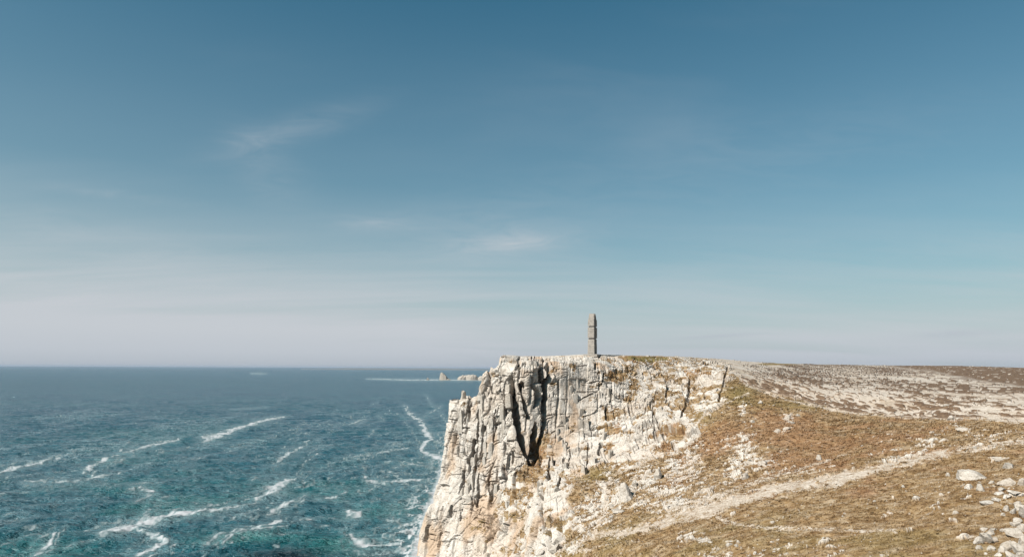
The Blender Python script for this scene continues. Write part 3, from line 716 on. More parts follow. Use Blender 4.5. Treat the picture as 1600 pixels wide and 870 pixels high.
# ------------------------------------------------------------------ SEA
random.seed(4)
def build_sea():
    cols = np.arange(-30, 905, 1.15)
    cols = np.concatenate([[-2200, -900, -250, -80], cols, [1000, 1300, 2200]])
    rws = np.concatenate([[1500, 1150, 980, 920], np.arange(880, 700, -0.9), np.arange(700, 610, -0.6), np.arange(610, 580, -0.4), [579, 578, 577.3, 576.6, 576, 575.5, 575.1]])
    # picture rows -> distance on the water
    Yr = H * F / (rws - PY0)
    X = (cols[:, None] - PX0) / F * Yr[None, :]
    Y = np.repeat(Yr[None, :], len(cols), 0)
    p = np.stack([X, Y, np.zeros_like(X)], -1).reshape(-1, 3)
    sx, sy = proj(p)
    dist = p[:, 1]
    # swell: short crested, running in from the left
    z = np.zeros(len(p))
    fade = np.clip(900 / dist, 0, 1) ** 1.0
    dirs = [(0.35, 34, 0.26), (0.6, 22, 0.22), (0.1, 15, 0.20), (0.7, 10.5, 0.17), (-0.15, 7.5, 0.14), (0.35, 5.2, 0.11), (0.0, 3.8, 0.08)]
    wx = fbm(p * 0.02, 11, 3) * 14
    for a, L, amp in dirs:
        ph = (p[:, 1] * math.cos(a) - p[:, 0] * math.sin(a) + wx) * 2 * math.pi / L
        env = 0.4 + 0.6 * sstep(-0.5, 0.6, vnoise(p * (0.35 / L * 2), int(L)))
        lim = np.clip(L * 60 / dist - 0.25, 0, 1)
        s = np.sin(ph + 2.0 * vnoise(p * (1.2 / L), int(L) + 9))
        z += amp * env * lim * (s + 0.25 * np.cos(2 * ph)) * 1.6
    z += 0.75 * fbm(np.stack([p[:, 0] * 0.24 + p[:, 1] * 0.03, p[:, 1] * 0.14, z * 0], -1), 22, 3, 0.55) * np.clip(1.4 - dist / 1000, 0, 1)
    z += 0.19 * fbm(p * np.array([0.42, 0.85, 1]), 21, 4, 0.6) * np.clip(350 / dist, 0, 1)
    # foam: streaks seen in the photograph (px, py, half width in px)
    ST = [
     ([(0,738,3),(60,723,3),(95,714,1)],1.0), ([(40,752,2),(110,752,3),(150,745,3),(190,738,2)],0.9), ([(130,738,3),(165,718,3.5),(200,704,2)],0.9),
     ([(195,707,2),(240,694,3),(280,687,2)],1.0), ([(320,686,6),(345,680,5),(370,670,3),(415,656,2.0),(445,651,1.0)],1.15),
     ([(200,766,2),(225,764,4),(243,768,3)],1.0), ([(215,784,1.5),(232,774,4),(245,772,2)],0.9),
     ([(155,836,3),(190,824,7),(230,815,6),(270,804,5),(320,798,4),(370,792,3),(400,785,3)],1.2), ([(215,826,4),(240,838,6),(262,845,3),(240,856,5),(220,868,4)],1.1),
     ([(205,815,2),(222,804,3),(235,796,2)],0.8), ([(400,778,5),(425,766,10),(445,752,8),(455,748,3)],1.15), ([(462,742,2),(470,730,2),(490,712,1.5),(500,708,1)],0.7),
     ([(55,866,4),(80,850,4),(85,838,3),(98,826,2)],1.0), ([(20,840,2),(60,832,1.5),(100,828,1.5)],0.7), ([(100,856,1),(150,842,1.5),(190,830,1.5)],0.7),
     ([(320,852,2),(345,838,3),(372,828,4),(400,824,3),(440,812,2)],0.95), ([(405,796,2),(450,790,3)],0.8), ([(345,770,2),(380,752,1)],0.4),
     ([(430,724,2),(450,710,3),(475,697,2.5),(480,690,1.5),(500,686,1)],0.85), ([(548,662,2),(570,654,2)],0.9), ([(575,682,1.5),(586,672,1.5)],0.7), ([(592,650,1.5),(598,655,1.5)],0.7),
     ([(632,633,1),(640,645,1.5),(658,660,3),(664,672,5),(672,682,5.5),(668,692,4),(655,703,3),(675,712,5),(692,718,5)],1.15), ([(690,635,1.5),(675,643,1.5),(655,655,1)],0.7),
     ([(540,716,1.5),(600,706,2),(640,700,1.5)],0.8), ([(615,730,2),(640,724,3),(665,730,3),(690,734,2)],0.8), ([(568,742,2),(574,750,4),(590,753,4),(620,752,2),(660,750,1.5),(690,756,1.5)],1.0),
     ([(562,770,3),(590,762,1)],0.7), ([(490,780,2),(525,776,3),(540,770,1)],0.75), ([(548,802,7),(565,804,5)],0.9), ([(470,812,3),(487,812,3)],0.9), ([(500,808,1),(540,812,1.5)],0.6),
     ([(360,830,1),(410,826,3),(450,822,1)],0.8), ([(550,835,3),(558,848,6),(590,852,5),(620,848,4)],1.0), ([(600,812,2),(640,818,3),(660,806,2)],0.8), ([(640,792,2),(680,770,2)],0.6),
     ([(392,583.3,0.6),(405,583.6,0.8),(416,583.6,0.5)],0.85), ([(572,592,0.3),(592,592,0.6),(640,593.5,0.8),(690,593.3,0.9),(750,594,0.6),(800,594,0.6)],1.15),
     ([(600,868,3),(625,858,5),(650,850,4)],0.8), ([(300,717,2),(320,714,1)],0.7), ([(90,752,3),(130,744,2)],0.5), ([(240,770,3),(236,782,3)],0.5),
     ([(0,722,1),(30,716,2),(60,722,1)],0.5), ([(130,795,1),(160,770,1)],0.25), ([(360,640,0.7),(420,636,0.7)],0.5), ([(580,632,0.6),(590,629,0.6)],0.6), ([(470,692,0.8),(440,700,1.5)],0.5)]
    foam = np.zeros(len(p)); milk = np.zeros(len(p))
    # noise in world space, in metres
    na = fbm(np.stack([p[:, 0] * 0.10, p[:, 1] * 0.045, z * 0], -1), 31, 5, 0.6)
    nb = fbm(np.stack([p[:, 0] * 0.5, p[:, 1] * 0.25, z * 0], -1), 32, 4, 0.65)
    jx = na * 9; jy = nb * 2.0 * np.clip(400 / dist, 0.05, 1)
    fr0 = np.random.RandomState(12)
    extra = []
    for pts, s in ST:
        wmx = max(a_[2] for a_ in pts)
        if s > 0.75 and pts[0][1] > 625:
            for q in range(3):
                oy = fr0.uniform(-2.6, 2.6) * (wmx + 1.2); ox = fr0.uniform(-25, 35)
                extra.append(([(a_ + ox + fr0.uniform(-6, 6), b_ + oy + fr0.uniform(-1.5, 1.5), 0.45 * c_ + 0.3) for a_, b_, c_ in pts], s * fr0.uniform(0.45, 0.72)))
    for pts, s in ST + extra:
        xs_ = [a_[0] for a_ in pts]; ys_ = [a_[1] for a_ in pts]
        m = np.nonzero((sx > min(xs_) - 40) & (sx < max(xs_) + 40) & (sy > min(ys_) - 25) & (sy < max(ys_) + 25))[0]
        d_, w_ = seg_dist(sx[m] + jx[m] * np.clip(w_hint(pts) / 3, 0.1, 1), sy[m] + jy[m], pts, 1.15)
        foam[m] = np.maximum(foam[m], s * np.exp(-(d_ / (w_ * 1.15)) ** 2))
        milk[m] = np.maximum(milk[m], 0.55 * s * np.exp(-(d_ / (w_ * 2.6 + 1)) ** 2))
    frnd = np.random.RandomState(12)
    # churned lacy water at the foot of the cliff
    lace = 1 - np.abs(fbm(np.stack([p[:, 0] * 0.22, p[:, 1] * 0.12, z * 0 + 3], -1), 41, 4, 0.55)) * 4.2
    lf = 1 - np.abs(fbm(np.stack([p[:, 0] * 0.16 + p[:, 1] * 0.02, p[:, 1] * 0.10, z * 0 + 21], -1), 49, 4, 0.6)) * 3.6
    foam *= 0.90 + 0.28 * np.clip(lf, -0.6, 1)
    lace2 = 1 - np.abs(fbm(np.stack([p[:, 0] * 0.09, p[:, 1] * 0.05, z * 0 + 9], -1), 42, 4, 0.6)) * 5
    dsh, _ = seg_dist(sx, sy, [(640,900,0),(655,850,0),(672,800,0),(688,760,0),(700,715,0),(705,690,0)])
    churn = np.exp(-(dsh / 36) ** 2) * 1.25 + 0.75 * np.exp(-(((sx - 590) / 60) ** 2 + ((sy - 850) / 26) ** 2)) + 0.55 * np.exp(-(((sx - 640) / 60) ** 2 + ((sy - 800) / 40) ** 2))
    foam = np.maximum(foam, np.clip(churn, 0, 1.3) * np.clip(lace, 0, 1) * 1.05)
    foam = np.maximum(foam, 1.25 * np.exp(-(dsh / 13) ** 2))
    milk = np.maximum(milk, np.clip(churn, 0, 1) * (0.25 + 0.45 * np.clip(lace + 0.3, 0, 1)))
    gen = sstep(-0.08, 0.38, fbm(np.stack([p[:, 0] * 0.02, p[:, 1] * 0.008, z * 0], -1), 43, 4)) * (sy > 640)
    foam = np.maximum(foam, gen * np.clip(lace2, 0, 1) * 0.66)
    milk = np.maximum(milk, gen * 0.25 * np.clip(lace2 + 0.3, 0, 1))
    # scattered small whitecaps
    wc = fbm(np.stack([p[:, 0] * 0.16, p[:, 1] * 0.05, z * 0 + 5], -1), 44, 4, 0.6)
    foam = np.maximum(foam, sstep(0.42, 0.60, wc + 0.06 * (sy > 660)) * 0.62 * (sy > 610))
    nc_ = fbm(np.stack([p[:, 0] * 1.3, p[:, 1] * 0.55, z * 0], -1), 33, 3, 0.6)
    calm = 1 - 0.65 * np.clip(churn, 0, 1)
    val = 0.94 * foam + (0.46 * nb + 0.28 * na + 0.36 * nc_) * calm
    foam_on = val - 0.56
    faint = sstep(0.05, 0.45, fbm(np.stack([p[:, 0] * 0.035 + p[:, 1] * 0.004, p[:, 1] * 0.011, z * 0], -1), 47, 5, 0.6)) * sstep(610, 660, sy)
    milk = np.maximum(milk, (0.34 * sstep(640, 730, sy) * sstep(860, 780, sy) * (0.35 + 0.65 * sstep(-0.3, 0.3, na)) + faint * 0.6) * sstep(-0.35, 0.4, nb + nc_ + 0.4 * z))
    milk = np.clip(np.maximum(milk, sstep(-0.30, 0.02, foam_on) * 0.55), 0, 1)
    shallow = sstep(600, 820, sy + 60 * fbm(p * 0.006, 45, 3)) * (0.35 + 0.65 * sstep(-0.2, 0.5, fbm(p * 0.02, 46, 3))) * 0.6
    shallow += 0.7 * np.exp(-(((sx - 530) / 60) ** 2 + ((sy - 852) / 16) ** 2)) + 0.5 * np.exp(-(((sx - 60) / 120) ** 2 + ((sy - 860) / 25) ** 2)) + 0.5 * np.exp(-(((sx - 400) / 80) ** 2 + ((sy - 838) / 12) ** 2))
    reef = 0.9 * np.exp(-(((sx - 450) / 75) ** 2 + ((sy - 866) / 11) ** 2)) + 0.8 * np.exp(-(((sx - 595) / 30) ** 2 + ((sy - 866) / 8) ** 2)) + 0.5 * np.exp(-(((sx - 420) / 60) ** 2 + ((sy - 805) / 9) ** 2)) * 0.4
    p[:, 2] = z
    nC, nR = len(cols), len(rws)
    g = np.arange(nC * nR).reshape(nC, nR)
    Fs = np.stack([g[:-1, :-1], g[1:, :-1], g[1:, 1:], g[:-1, 1:]], -1).reshape(-1, 4)
    at = dict(milk=milk, shallow=np.clip(shallow, 0, 1), reef=np.clip(reef, 0, 1))
    # leave out the water under the headland's middle: nothing to see there, keeps it light
    sea = grid_mesh('sea', p, Fs, M_SEA, at, True)
    tag(sea, kind='structure')
    ff = foam_on[Fs].mean(1) > 0
    q = p.copy(); q[:, 2] += 0.05 + 0.10 * np.clip(foam_on, 0, 0.5) + np.clip(dist - 800, 0, 1e9) * 2e-5
    used = Fs[ff]
    fo = submesh('sea_foam', q, used, M_FOAM, dict(thick=np.clip(foam_on * 1.7, 0, 1)), True)
    tag(fo, 'white foam streaks and lace drifting on the blue green sea', 'sea foam', kind='stuff')
def w_hint(pts): return max(a_[2] for a_ in pts)
build_sea()

# far sea, out to the horizon beyond the fine sheet's last row is part of the same sheet (59 km)

# ------------------------------------------------------------------ rocks
def rock_mesh(name, seed, sub=2, sharp=7, squash=(1, 1, 1)):
    """angular broken block: an icosphere cut by many planes, with a rough skin"""
    import bmesh
    rnd = random.Random(seed)
    bm = bmesh.new()
    bmesh.ops.create_icosphere(bm, subdivisions=sub, radius=1.0)
    planes = []
    for k in range(sharp):
        n = Vector((rnd.gauss(0, 1), rnd.gauss(0, 1), rnd.gauss(0, 0.8))).normalized()
        planes.append((n, rnd.uniform(0.38, 0.78)))
    co = np.array([v.co for v in bm.verts])
    r_ = 1 + 0.28 * fbm(co * 1.3 + seed, seed, 3)
    f_ = fbm(co * 4.0 + seed, seed + 5, 3)
    for v, rr, ff in zip(bm.verts, r_, f_):
        v.co *= rr
        for n, d in planes:
            e = v.co.dot(n) - d
            if e > 0: v.co -= n * e
        v.co *= 1 + 0.09 * ff * (sub > 1)
        v.co.x *= squash[0]; v.co.y *= squash[1]; v.co.z *= squash[2]
    me = bpy.data.meshes.new(name)
    bm.to_mesh(me); bm.free()
    me.materials.append(M_ROCK)
    return me
BOULDERS = [rock_mesh('boulder_shape', 100 + k, 3, 13, (1.2, 1.0, 0.85)) for k in range(8)]
STONES = [rock_mesh('stone_shape', 200 + k, 1, 6, (1.15, 0.95, 0.7)) for k in range(8)]

def add(name, me, loc, rot=(0, 0, 0), scale=(1, 1, 1), parent=None):
    o = bpy.data.objects.new(name, me)
    COL.objects.link(o)
    o.location = loc; o.rotation_euler = rot; o.scale = scale
    if parent: o.parent = parent
    return o

# boulders one can tell apart: px, py of the centre, width and height in photo pixels, label
BL = [
 (1520,741,40,17,'broad two humped white boulder, largest one on the grass below the path'),
 (1516,759,13,12,'small white rock tucked just under the left end of the broad two humped boulder'),
 (1534,762,13,13,'small upright white rock under the right end of the broad two humped boulder'),
 (1551,752,12,8,'small pointed white rock just right of the broad two humped boulder'),
 (1577,752,24,15,'blocky flat topped white rock further right of the broad two humped boulder'),
 (1600,751,18,17,'white rock cut by the right edge, level with the broad two humped boulder'),
 (1545,784,24,8,'long low white slab lying in brown grass below the broad two humped boulder'),
 (1495,800,9,8,'round white stone alone in the grass left of the long low slab'),
 (1482,741,5,8,'little upright white stone standing left of the broad two humped boulder'),
 (1434,776,13,8,'lone oval white boulder on brown grass in the middle of the right hillside'),
 (1281,715,11,10,'lone pentagonal white boulder above the wide part of the footpath'),
 (1320,801,7,5,'small white stone on the thin lower track, below the wide footpath'),
 (1231,652,14,10,'largest white boulder of the small group on the reddish upper slope'),
 (1247,648,9,5,'oval white boulder at the right of the small group on the reddish upper slope'),
 (1239,659,9,7,'square white boulder under the largest one of the group on the reddish upper slope'),
 (1228,669,12,6,'long flat white stone at the bottom of the group on the reddish upper slope'),
 (1216,672,9,6,'rounded white stone at the lower left of the group on the reddish upper slope'),
 (1177,657,9,7,'square white boulder alone on the slope left of the small group'),
 (1189,628,7,5,'small white boulder on olive grass just under the plateau edge'),
 (1193,720,24,15,'large flat white rock patch with broken edge above the pale side track'),
 (1166,684,11,9,'white boulder at the top of the broken white rock streak'),
 (1166,742,12,15,'leaning pale slab at the foot of the broken white rock streak'),
 (1176,731,6,5,'left one of a pair of small round stones above the side track'),
 (1182,734,5,5,'right one of a pair of small round stones above the side track'),
 (978,768,21,34,'tall white slab standing out of the hillside below the cliff steps'),
 (992,752,9,14,'narrow white rock leaning on the upper right of the tall slab'),
 (1030,738,12,15,'white fin of rock in brown grass to the right of the tall slab'),
 (957,788,15,9,'rounded white boulder just below the tall white slab'),
 (966,798,21,8,'long white boulder under the rounded one, above the footpath'),
 (956,807,11,6,'small white boulder closest to the footpath under the tall slab'),
 (868,855,17,15,'big pale boulder near the lower end of the footpath'),
 (848,859,14,10,'smaller pale boulder left of the big one near the lower end of the footpath'),
 (858,840,12,8,'pale boulder above the pair near the lower end of the footpath'),
 (1140,849,12,7,'white stone at the head of a short stone row in the lower grass'),
 (1152,851,8,4,'flat white stone second in the short stone row in the lower grass'),
 (1181,862,9,7,'white stone near the bottom edge, right of the short stone row'),
 (1111,846,11,5,'flat white stone at the left end of a stone row in the lower grass'),
 (1094,841,9,5,'thin pale stone at the upper left end of a stone row in the lower grass'),
 (826,790,9,7,'pale boulder in the brown gully between the buttress and the spur'),
 (838,786,6,5,'small pale stone to the right of the boulder in the brown gully'),
 (806,783,7,5,'pale stone at the foot of the buttress by the brown gully'),
 (1479,631,9,5,'white block among heather tufts in the middle of the stony plateau'),
 (1487,652,9,6,'white block on the lower edge of the stony plateau'),
 (1580,724,24,15,'jagged white rock in the grass just below the footpath at the right'),
 (1562,716,12,10,'white rock left of the jagged rock below the footpath'),
 (1524,698,9,6,'white stone on the upper side of the footpath near its right end'),
 (1445,702,8,7,'white stone sitting on the upper edge of the footpath'),
 (1531,693,12,7,'pale stone beside the footpath under the plateau edge'),
 (1510,670,20,5,'long white slab on the brown slope between plateau edge and footpath'),
 (1458,674,9,5,'small white slab on the brown slope left of the long slab'),
 (1412,760,6,4,'tiny white stone on the grass close under the footpath bend'),
]
rnd = random.Random(9)
for k, (x, y, wpx, hpx, lab) in enumerate(BL):
    g, n = ground(min(x, 1650), y + hpx * 0.35)
    if g is None: continue
    sc = g[1] / F
    me = BOULDERS[k % 8]
    o = add('boulder', me, (g[0], g[1] + 0.2 * wpx * sc, g[2] + 0.08 * hpx * sc), (rnd.uniform(-.2, .2), rnd.uniform(-.25, .25), rnd.choice([0, math.pi]) + rnd.uniform(-.3, .3)),
            (wpx * sc * 0.60, max(wpx, hpx) * sc * 0.55, hpx * sc * 0.88))
    tag(o, lab, 'boulder', 'white boulders lying on the headland')

# rocky outcrops at the lower right: one thing each, its blocks are its parts
def outcrop(label, blocks):
    g0, _ = ground(blocks[0][0] if blocks[0][0] < 1640 else 1640, min(blocks[0][1] + 10, 868))
    e = bpy.data.objects.new('rock_outcrop', None); COL.objects.link(e); e.location = g0
    tag(e, label, 'outcrop', 'broken white outcrops at the lower right')
    for (x, y, wp, hp) in blocks:
        g, _ = ground(x, y + hp * 0.3)
        sc = g[1] / F
        p_ = Vector(P(x, y + hp * 0.1, g[1] + 0.15 * wp * sc)) - Vector(g0)
        add('rock_block', BOULDERS[rnd.randrange(8)], p_, (rnd.uniform(-.3, .3), rnd.uniform(-.3, .3), rnd.uniform(0, 6.3)), (wp * sc * 0.62, wp * sc * 0.62, hp * sc * 0.75), e)
outcrop('cluster of broken white rocks in the grass near the bottom right corner', [(1541,838,20,22),(1529,845,12,14),(1548,832,14,12),(1555,843,10,14),(1531,855,12,10),(1549,856,14,12),(1566,827,12,9),(1538,826,14,8),(1552,826,10,7)])
outcrop('large broken white outcrop cut by the right edge in the bottom corner', [(1584,832,24,22),(1574,852,20,20),(1592,856,24,26),(1598,822,18,26),(1566,858,12,12),(1580,868,22,16),(1604,845,24,30),(1612,870,30,24),(1588,818,14,12),(1562,866,10,8),(1596,870,18,18)])
outcrop('tall narrow white rocks by the right edge above the corner outcrop', [(1592,790,12,22),(1600,800,14,26),(1584,798,8,14),(1572,794,9,12),(1567,803,8,8),(1592,812,12,10)])
outcrop('low broken white rocks on the slope between the broad boulder and the corner outcrop', [(1560,770,18,8),(1572,775,14,9),(1582,768,16,8),(1556,780,12,6),(1594,772,12,8),(1566,764,10,6)])

# loose stones: the larger ones singly, the small gravel as stuff
def pick_regions():
    rs = np.random.RandomState(5)
    ok = fr_idx[(fpx > 700) & (fpx < 1605) & (fpy > 560) & (fpy < 873)]
    a = np.zeros(len(ok))
    w_s = (1 - w_cliff[ok]) * (1 - w_plat[ok])
    a += w_s * (0.25 + 3.0 * (1 - grass[ok]) + 0.4 * path_main[ok])
    a += w_plat[ok] * 0.30
    a += w_cliff[ok] * np.clip(grass[ok] - 0.2, 0, 1) * 1.6
    a *= np.exp(0.9 * f3[ok] * 2)
    # same number per picture area
    return rs, ok, a / a.sum()
rs, ok, pr = pick_regions()
sel = rs.choice(ok, 190, p=pr, replace=False)
GRP = {'up': 'stones strewn above the footpath', 'down': 'stones strewn below the footpath', 'plat': 'stones strewn on the plateau', 'cliff': 'stones caught on the cliff ledges', 'path': 'stones lying on the footpath'}
WHERE = {'up': 'on brown slope', 'down': 'in brown grass', 'plat': 'among heather', 'cliff': 'on cliff ledge', 'path': 'on pale footpath'}
MARKS = [(1520,741,'the broad two humped boulder'),(1541,838,'the corner rock cluster'),(1545,784,'the long low slab'),(1495,800,'the round stone in the grass'),(1434,776,'the lone oval boulder'),(1281,715,'the pentagonal boulder'),
 (1231,652,'the reddish slope boulder group'),(1177,657,'the lone square boulder'),(1193,720,'the large flat rock patch'),(1166,742,'the leaning pale slab'),(978,768,'the tall white slab'),(966,798,'the long boulder by the path'),
 (868,855,'the big boulder at the path end'),(1140,849,'the lower stone row'),(826,790,'the gully boulder'),(926,560,'the monument foot'),(832,566,'the two people'),(1140,580,'the top corner of the cliff steps'),(1012,562,'the olive grass mound'),
 (1479,631,'the white block among heather'),(1487,652,'the white block on the plateau edge'),(1580,724,'the jagged rock below the path'),(1510,670,'the long white slab under the plateau'),(1412,760,'the path bend stone'),
 (1320,801,'the stone on the lower track'),(1281,745,'the widest part of the path'),(1060,640,'the brown notch in the cliff steps'),(1100,655,'the foot of the cliff steps'),(935,742,'the olive patch under the cliff'),(840,705,'the foot of the dark chasm'),
 (770,800,'the foot of the buttress'),(1030,738,'the white fin of rock'),(1250,850,'the bare patch at the bottom edge'),(1380,640,'the plateau edge'),(1560,580,'the dark heath at the right'),(950,860,'the low end of the footpath')]
used_labels = set()
def stone_label(x, y, wp, key):
    size = 'tiny' if wp < 2.6 else ('small' if wp < 4 else 'larger loose')
    order = sorted(MARKS, key=lambda m_: math.hypot(m_[0] - x, m_[1] - y))
    for mx, my, nm_ in order:
        ddx, ddy = x - mx, y - my
        far = math.hypot(ddx, ddy)
        a = math.degrees(math.atan2(-ddy, ddx)) % 360
        rel = ['right of', 'above and right of', 'above', 'above and left of', 'left of', 'below and left of', 'below', 'below and right of'][int(((a + 22.5) % 360) // 45)]
        pre = 'just ' if far < 26 else ('' if far < 60 else 'well ')
        lab = '%s white stone %s, %s%s %s' % (size, WHERE[key], pre, rel, nm_)
        if len(lab.replace(',', '').split()) <= 16 and lab not in used_labels:
            used_labels.add(lab); return lab
    return '%s white stone %s' % (size, WHERE[key])
path_x = [p_[0] for p_ in MAIN]; path_y = [p_[1] for p_ in MAIN]
for k, ix in enumerate(sel):
    g = V[ix]
    if w_cliff[ix] > 0.5: key = 'cliff'
    elif w_plat[ix] > 0.5: key = 'plat'
    elif path_main[ix] > 0.5: key = 'path'
    else: key = 'down' if py[ix] > np.interp(px[ix], path_x, path_y) else 'up'
    wp = (2.2 + 4.2 * rs.rand() ** 2) * (0.75 if key in ('plat', 'path') else 1)
    r = wp * g[1] / F * 0.55
    o = add('stone', STONES[k % 8], (g[0], g[1], g[2] + 0.15 * r), (rs.rand() * .6, rs.rand() * .6, rs.rand() * 6.3), (r, r, r * (0.7 + 0.5 * rs.rand())))
    tag(o, stone_label(vpx[ix], vpy[ix], wp, key), 'stone', GRP[key])

# joint bounded blocks standing proud of the cliff: parts of the cliff
def block_mesh(seed):
    rb = random.Random(seed)
    bm = bmesh.new()
    bmesh.ops.create_cube(bm, size=2)
    bmesh.ops.subdivide_edges(bm, edges=list(bm.edges), cuts=1, use_grid_fill=True)
    for v in bm.verts:
        tz = v.co.z
        v.co.x *= 1 - 0.16 * (tz > 0.5) - 0.05 * rb.random(); v.co.y *= 1 - 0.30 * (tz > 0.5) * rb.random()
        v.co += Vector((rb.uniform(-1, 1) * .15, rb.uniform(-1, 1) * .15, rb.uniform(-1, 1) * .10 * (1 + (abs(tz) > .5))))
    bmesh.ops.bevel(bm, geom=[e_ for e_ in bm.edges if e_.calc_face_angle(0) > 0.9], offset=0.07, segments=1, affect='EDGES')
    me = bpy.data.meshes.new('rock_block'); bm.to_mesh(me); bm.free(); me.materials.append(M_ROCK)
    return me
import bmesh
BLOCKS = [block_mesh(700 + k) for k in range(10)]
cliff_ob = bpy.data.objects['sea_cliff']
okc = fr_idx[(w_cliff[fr_idx] > 0.9) & (grass[fr_idx] < 0.25) & (CR[fr_idx] < 0.2) & (fpx > 716) & (fpx < 1120) & (fpy > 590) & (fpy < 790) & (vv[fr_idx] < 8.4)]
inch = inpoly(vpx[okc], vpy[okc], [(793,585),(870,565),(866,640),(850,735),(815,735),(800,690)])
okc = okc[~inch]
for k, ix in enumerate(rs.choice(okc, 80, replace=False)):
    g, n = V[ix], NB[ix]
    sd_ = float(side[np.searchsorted(np.nonzero(cm)[0], ix)]) if cm[ix] else 1.0
    if rs.rand() > sd_: hw, hh = 0.45 + 0.55 * rs.rand(), 1.1 + 1.9 * rs.rand()
    else: hw, hh = 0.6 + 0.9 * rs.rand(), 0.5 + 0.8 * rs.rand()
    dp = 0.7 + 0.3 * rs.rand()
    yaw = math.atan2(n[0], -n[1]) + rs.uniform(-.25, .25)
    pos_ = g - n * (dp * 0.80)
    add('rock_block', BLOCKS[k % 10], pos_, (rs.uniform(-.05, .12), rs.uniform(-.10, .10), yaw), (hw, dp, hh), cliff_ob)

ico_v = np.array([v.co for v in STONES[0].vertices]); 
import bmesh
def ico0():
    bm = bmesh.new(); bmesh.ops.create_icosphere(bm, subdivisions=1, radius=1.0)
    v = np.array([x.co for x in bm.verts]); f = np.array([[q.index for q in x.verts] for x in bm.faces]); bm.free(); return v, f
def octa():
    v = np.array([[1,0,0],[-1,0,0],[0,1,0],[0,-1,0],[0,0,1],[0,0,-1]], float) 
    f = np.array([[0,2,4],[2,1,4],[1,3,4],[3,0,4],[2,0,5],[1,2,5],[3,1,5],[0,3,5]]); return v, f
ov, of = octa()
def scatter(name, idxs, rad, mat, squash, label, cat, lift):
    n = len(idxs)
    rot = rs.rand(n) * 6.28
    c, s_ = np.cos(rot), np.sin(rot)
    jit_ = ov[None] * (0.6 + 0.8 * rs.rand(n, 6, 1))
    x = jit_[:, :, 0] * c[:, None] - jit_[:, :, 1] * s_[:, None]; y = jit_[:, :, 0] * s_[:, None] + jit_[:, :, 1] * c[:, None]
    vv_ = np.stack([x, y, jit_[:, :, 2] * squash], -1) * rad[:, None, None] + V[idxs][:, None, :] + np.array([0, 0, 1]) * (lift * rad)[:, None, None]
    ff_ = of[None] + (np.arange(n) * 6)[:, None, None]
    return tag(grid_mesh(name, vv_.reshape(-1, 3), ff_.reshape(-1, 3), mat), label, cat, kind='stuff')
pr2 = pr * (1 + 2.5 * path_main[ok]); pr2 /= pr2.sum()
sel2 = rs.choice(ok, 8500, p=pr2, replace=True)
rad2 = (0.5 + 1.5 * rs.rand(len(sel2)) ** 2.2) * V[sel2, 1] / F * 0.75
scatter('gravel', sel2, rad2, M_ROCK, 0.7, 'small white stones and chips scattered over slope, ledges and path', 'gravel', 0.1)

# dry grass tufts
def tufts(n):
    wgt = np.clip(grass[fr_idx] - 0.4, 0, 1) * (fpy < 880) * (fpx < 1610) * (w_plat[fr_idx] < 0.5) * (1 - 0.8 * w_cliff[fr_idx]) * (1 - path_main[fr_idx])
    ids = rs.choice(fr_idx, n, p=wgt / wgt.sum())
    nb = 5
    c0 = V[ids]
    r = (0.14 + 0.22 * rs.rand(n)) * np.clip(c0[:, 1] / 110, 0.7, 1.7)
    ang = rs.rand(n, nb) * 6.28
    base = c0[:, None] + np.stack([np.cos(ang), np.sin(ang), 0 * ang - 0.15], -1) * r[:, None, None] * 0.5
    tip = base + np.stack([np.cos(ang) * 0.7 + 0.35, np.sin(ang) * 0.7, 0.55 + 0.6 * rs.rand(n, nb)], -1) * r[:, None, None]
    side_ = np.stack([-np.sin(ang), np.cos(ang), 0 * ang], -1) * r[:, None, None] * 0.28
    vv_ = np.stack([base - side_, base + side_, tip], 2).reshape(-1, 3)
    ff_ = np.arange(len(vv_)).reshape(-1, 3)
    return vv_, ff_, np.repeat(ids, nb * 3)
M_TUFT = plain('dry_grass', (0.24, 0.155, 0.075), 0.9, 0.35, 0.45)
tv, tf, ti = tufts(24000)
tag(grid_mesh('dry_grass', tv, tf, M_TERR, dict(grass=np.ones(len(ti)), olive=olive[ti], red=red[ti])), 'tussocks of dry brown grass covering the hillside', 'dry grass', kind='stuff')

# ------------------------------------------------------------------ monument
M_GRAN = plain('weathered_granite', (0.235, 0.213, 0.19), 0.9, 1.1, 0.28)
def box_mesh(name, lo, hi, mat, bev=0.03, top=None):
    bm = bmesh.new()
    bmesh.ops.create_cube(bm, size=1)
    for v in bm.verts:
        f = 1.0
        if top is not None and v.co.z > 0: f = top
        for a in range(3):
            cmid = (lo[a] + hi[a]) / 2; h = (hi[a] - lo[a])
            v.co[a] = cmid + v.co[a] * h * (f if a < 2 else 1)
    bmesh.ops.bevel(bm, geom=list(bm.edges), offset=bev, segments=1, affect='EDGES')
    me = bpy.data.meshes.new(name); bm.to_mesh(me); bm.free(); me.materials.append(mat)
    return me
gm_, _ = ground(926, 554.5)
Ym = 255.0
foot = Vector(P(925.5, 553.5, Ym))
mon = bpy.data.objects.new('stone_monument', None); COL.objects.link(mon)
mon.location = foot; mon.rotation_euler = (0, 0, -RAD(19))
tag(mon, 'tall granite cross with two crossarms, seen almost edge on, standing on the cliff top', 'monument')
U = Ym / F
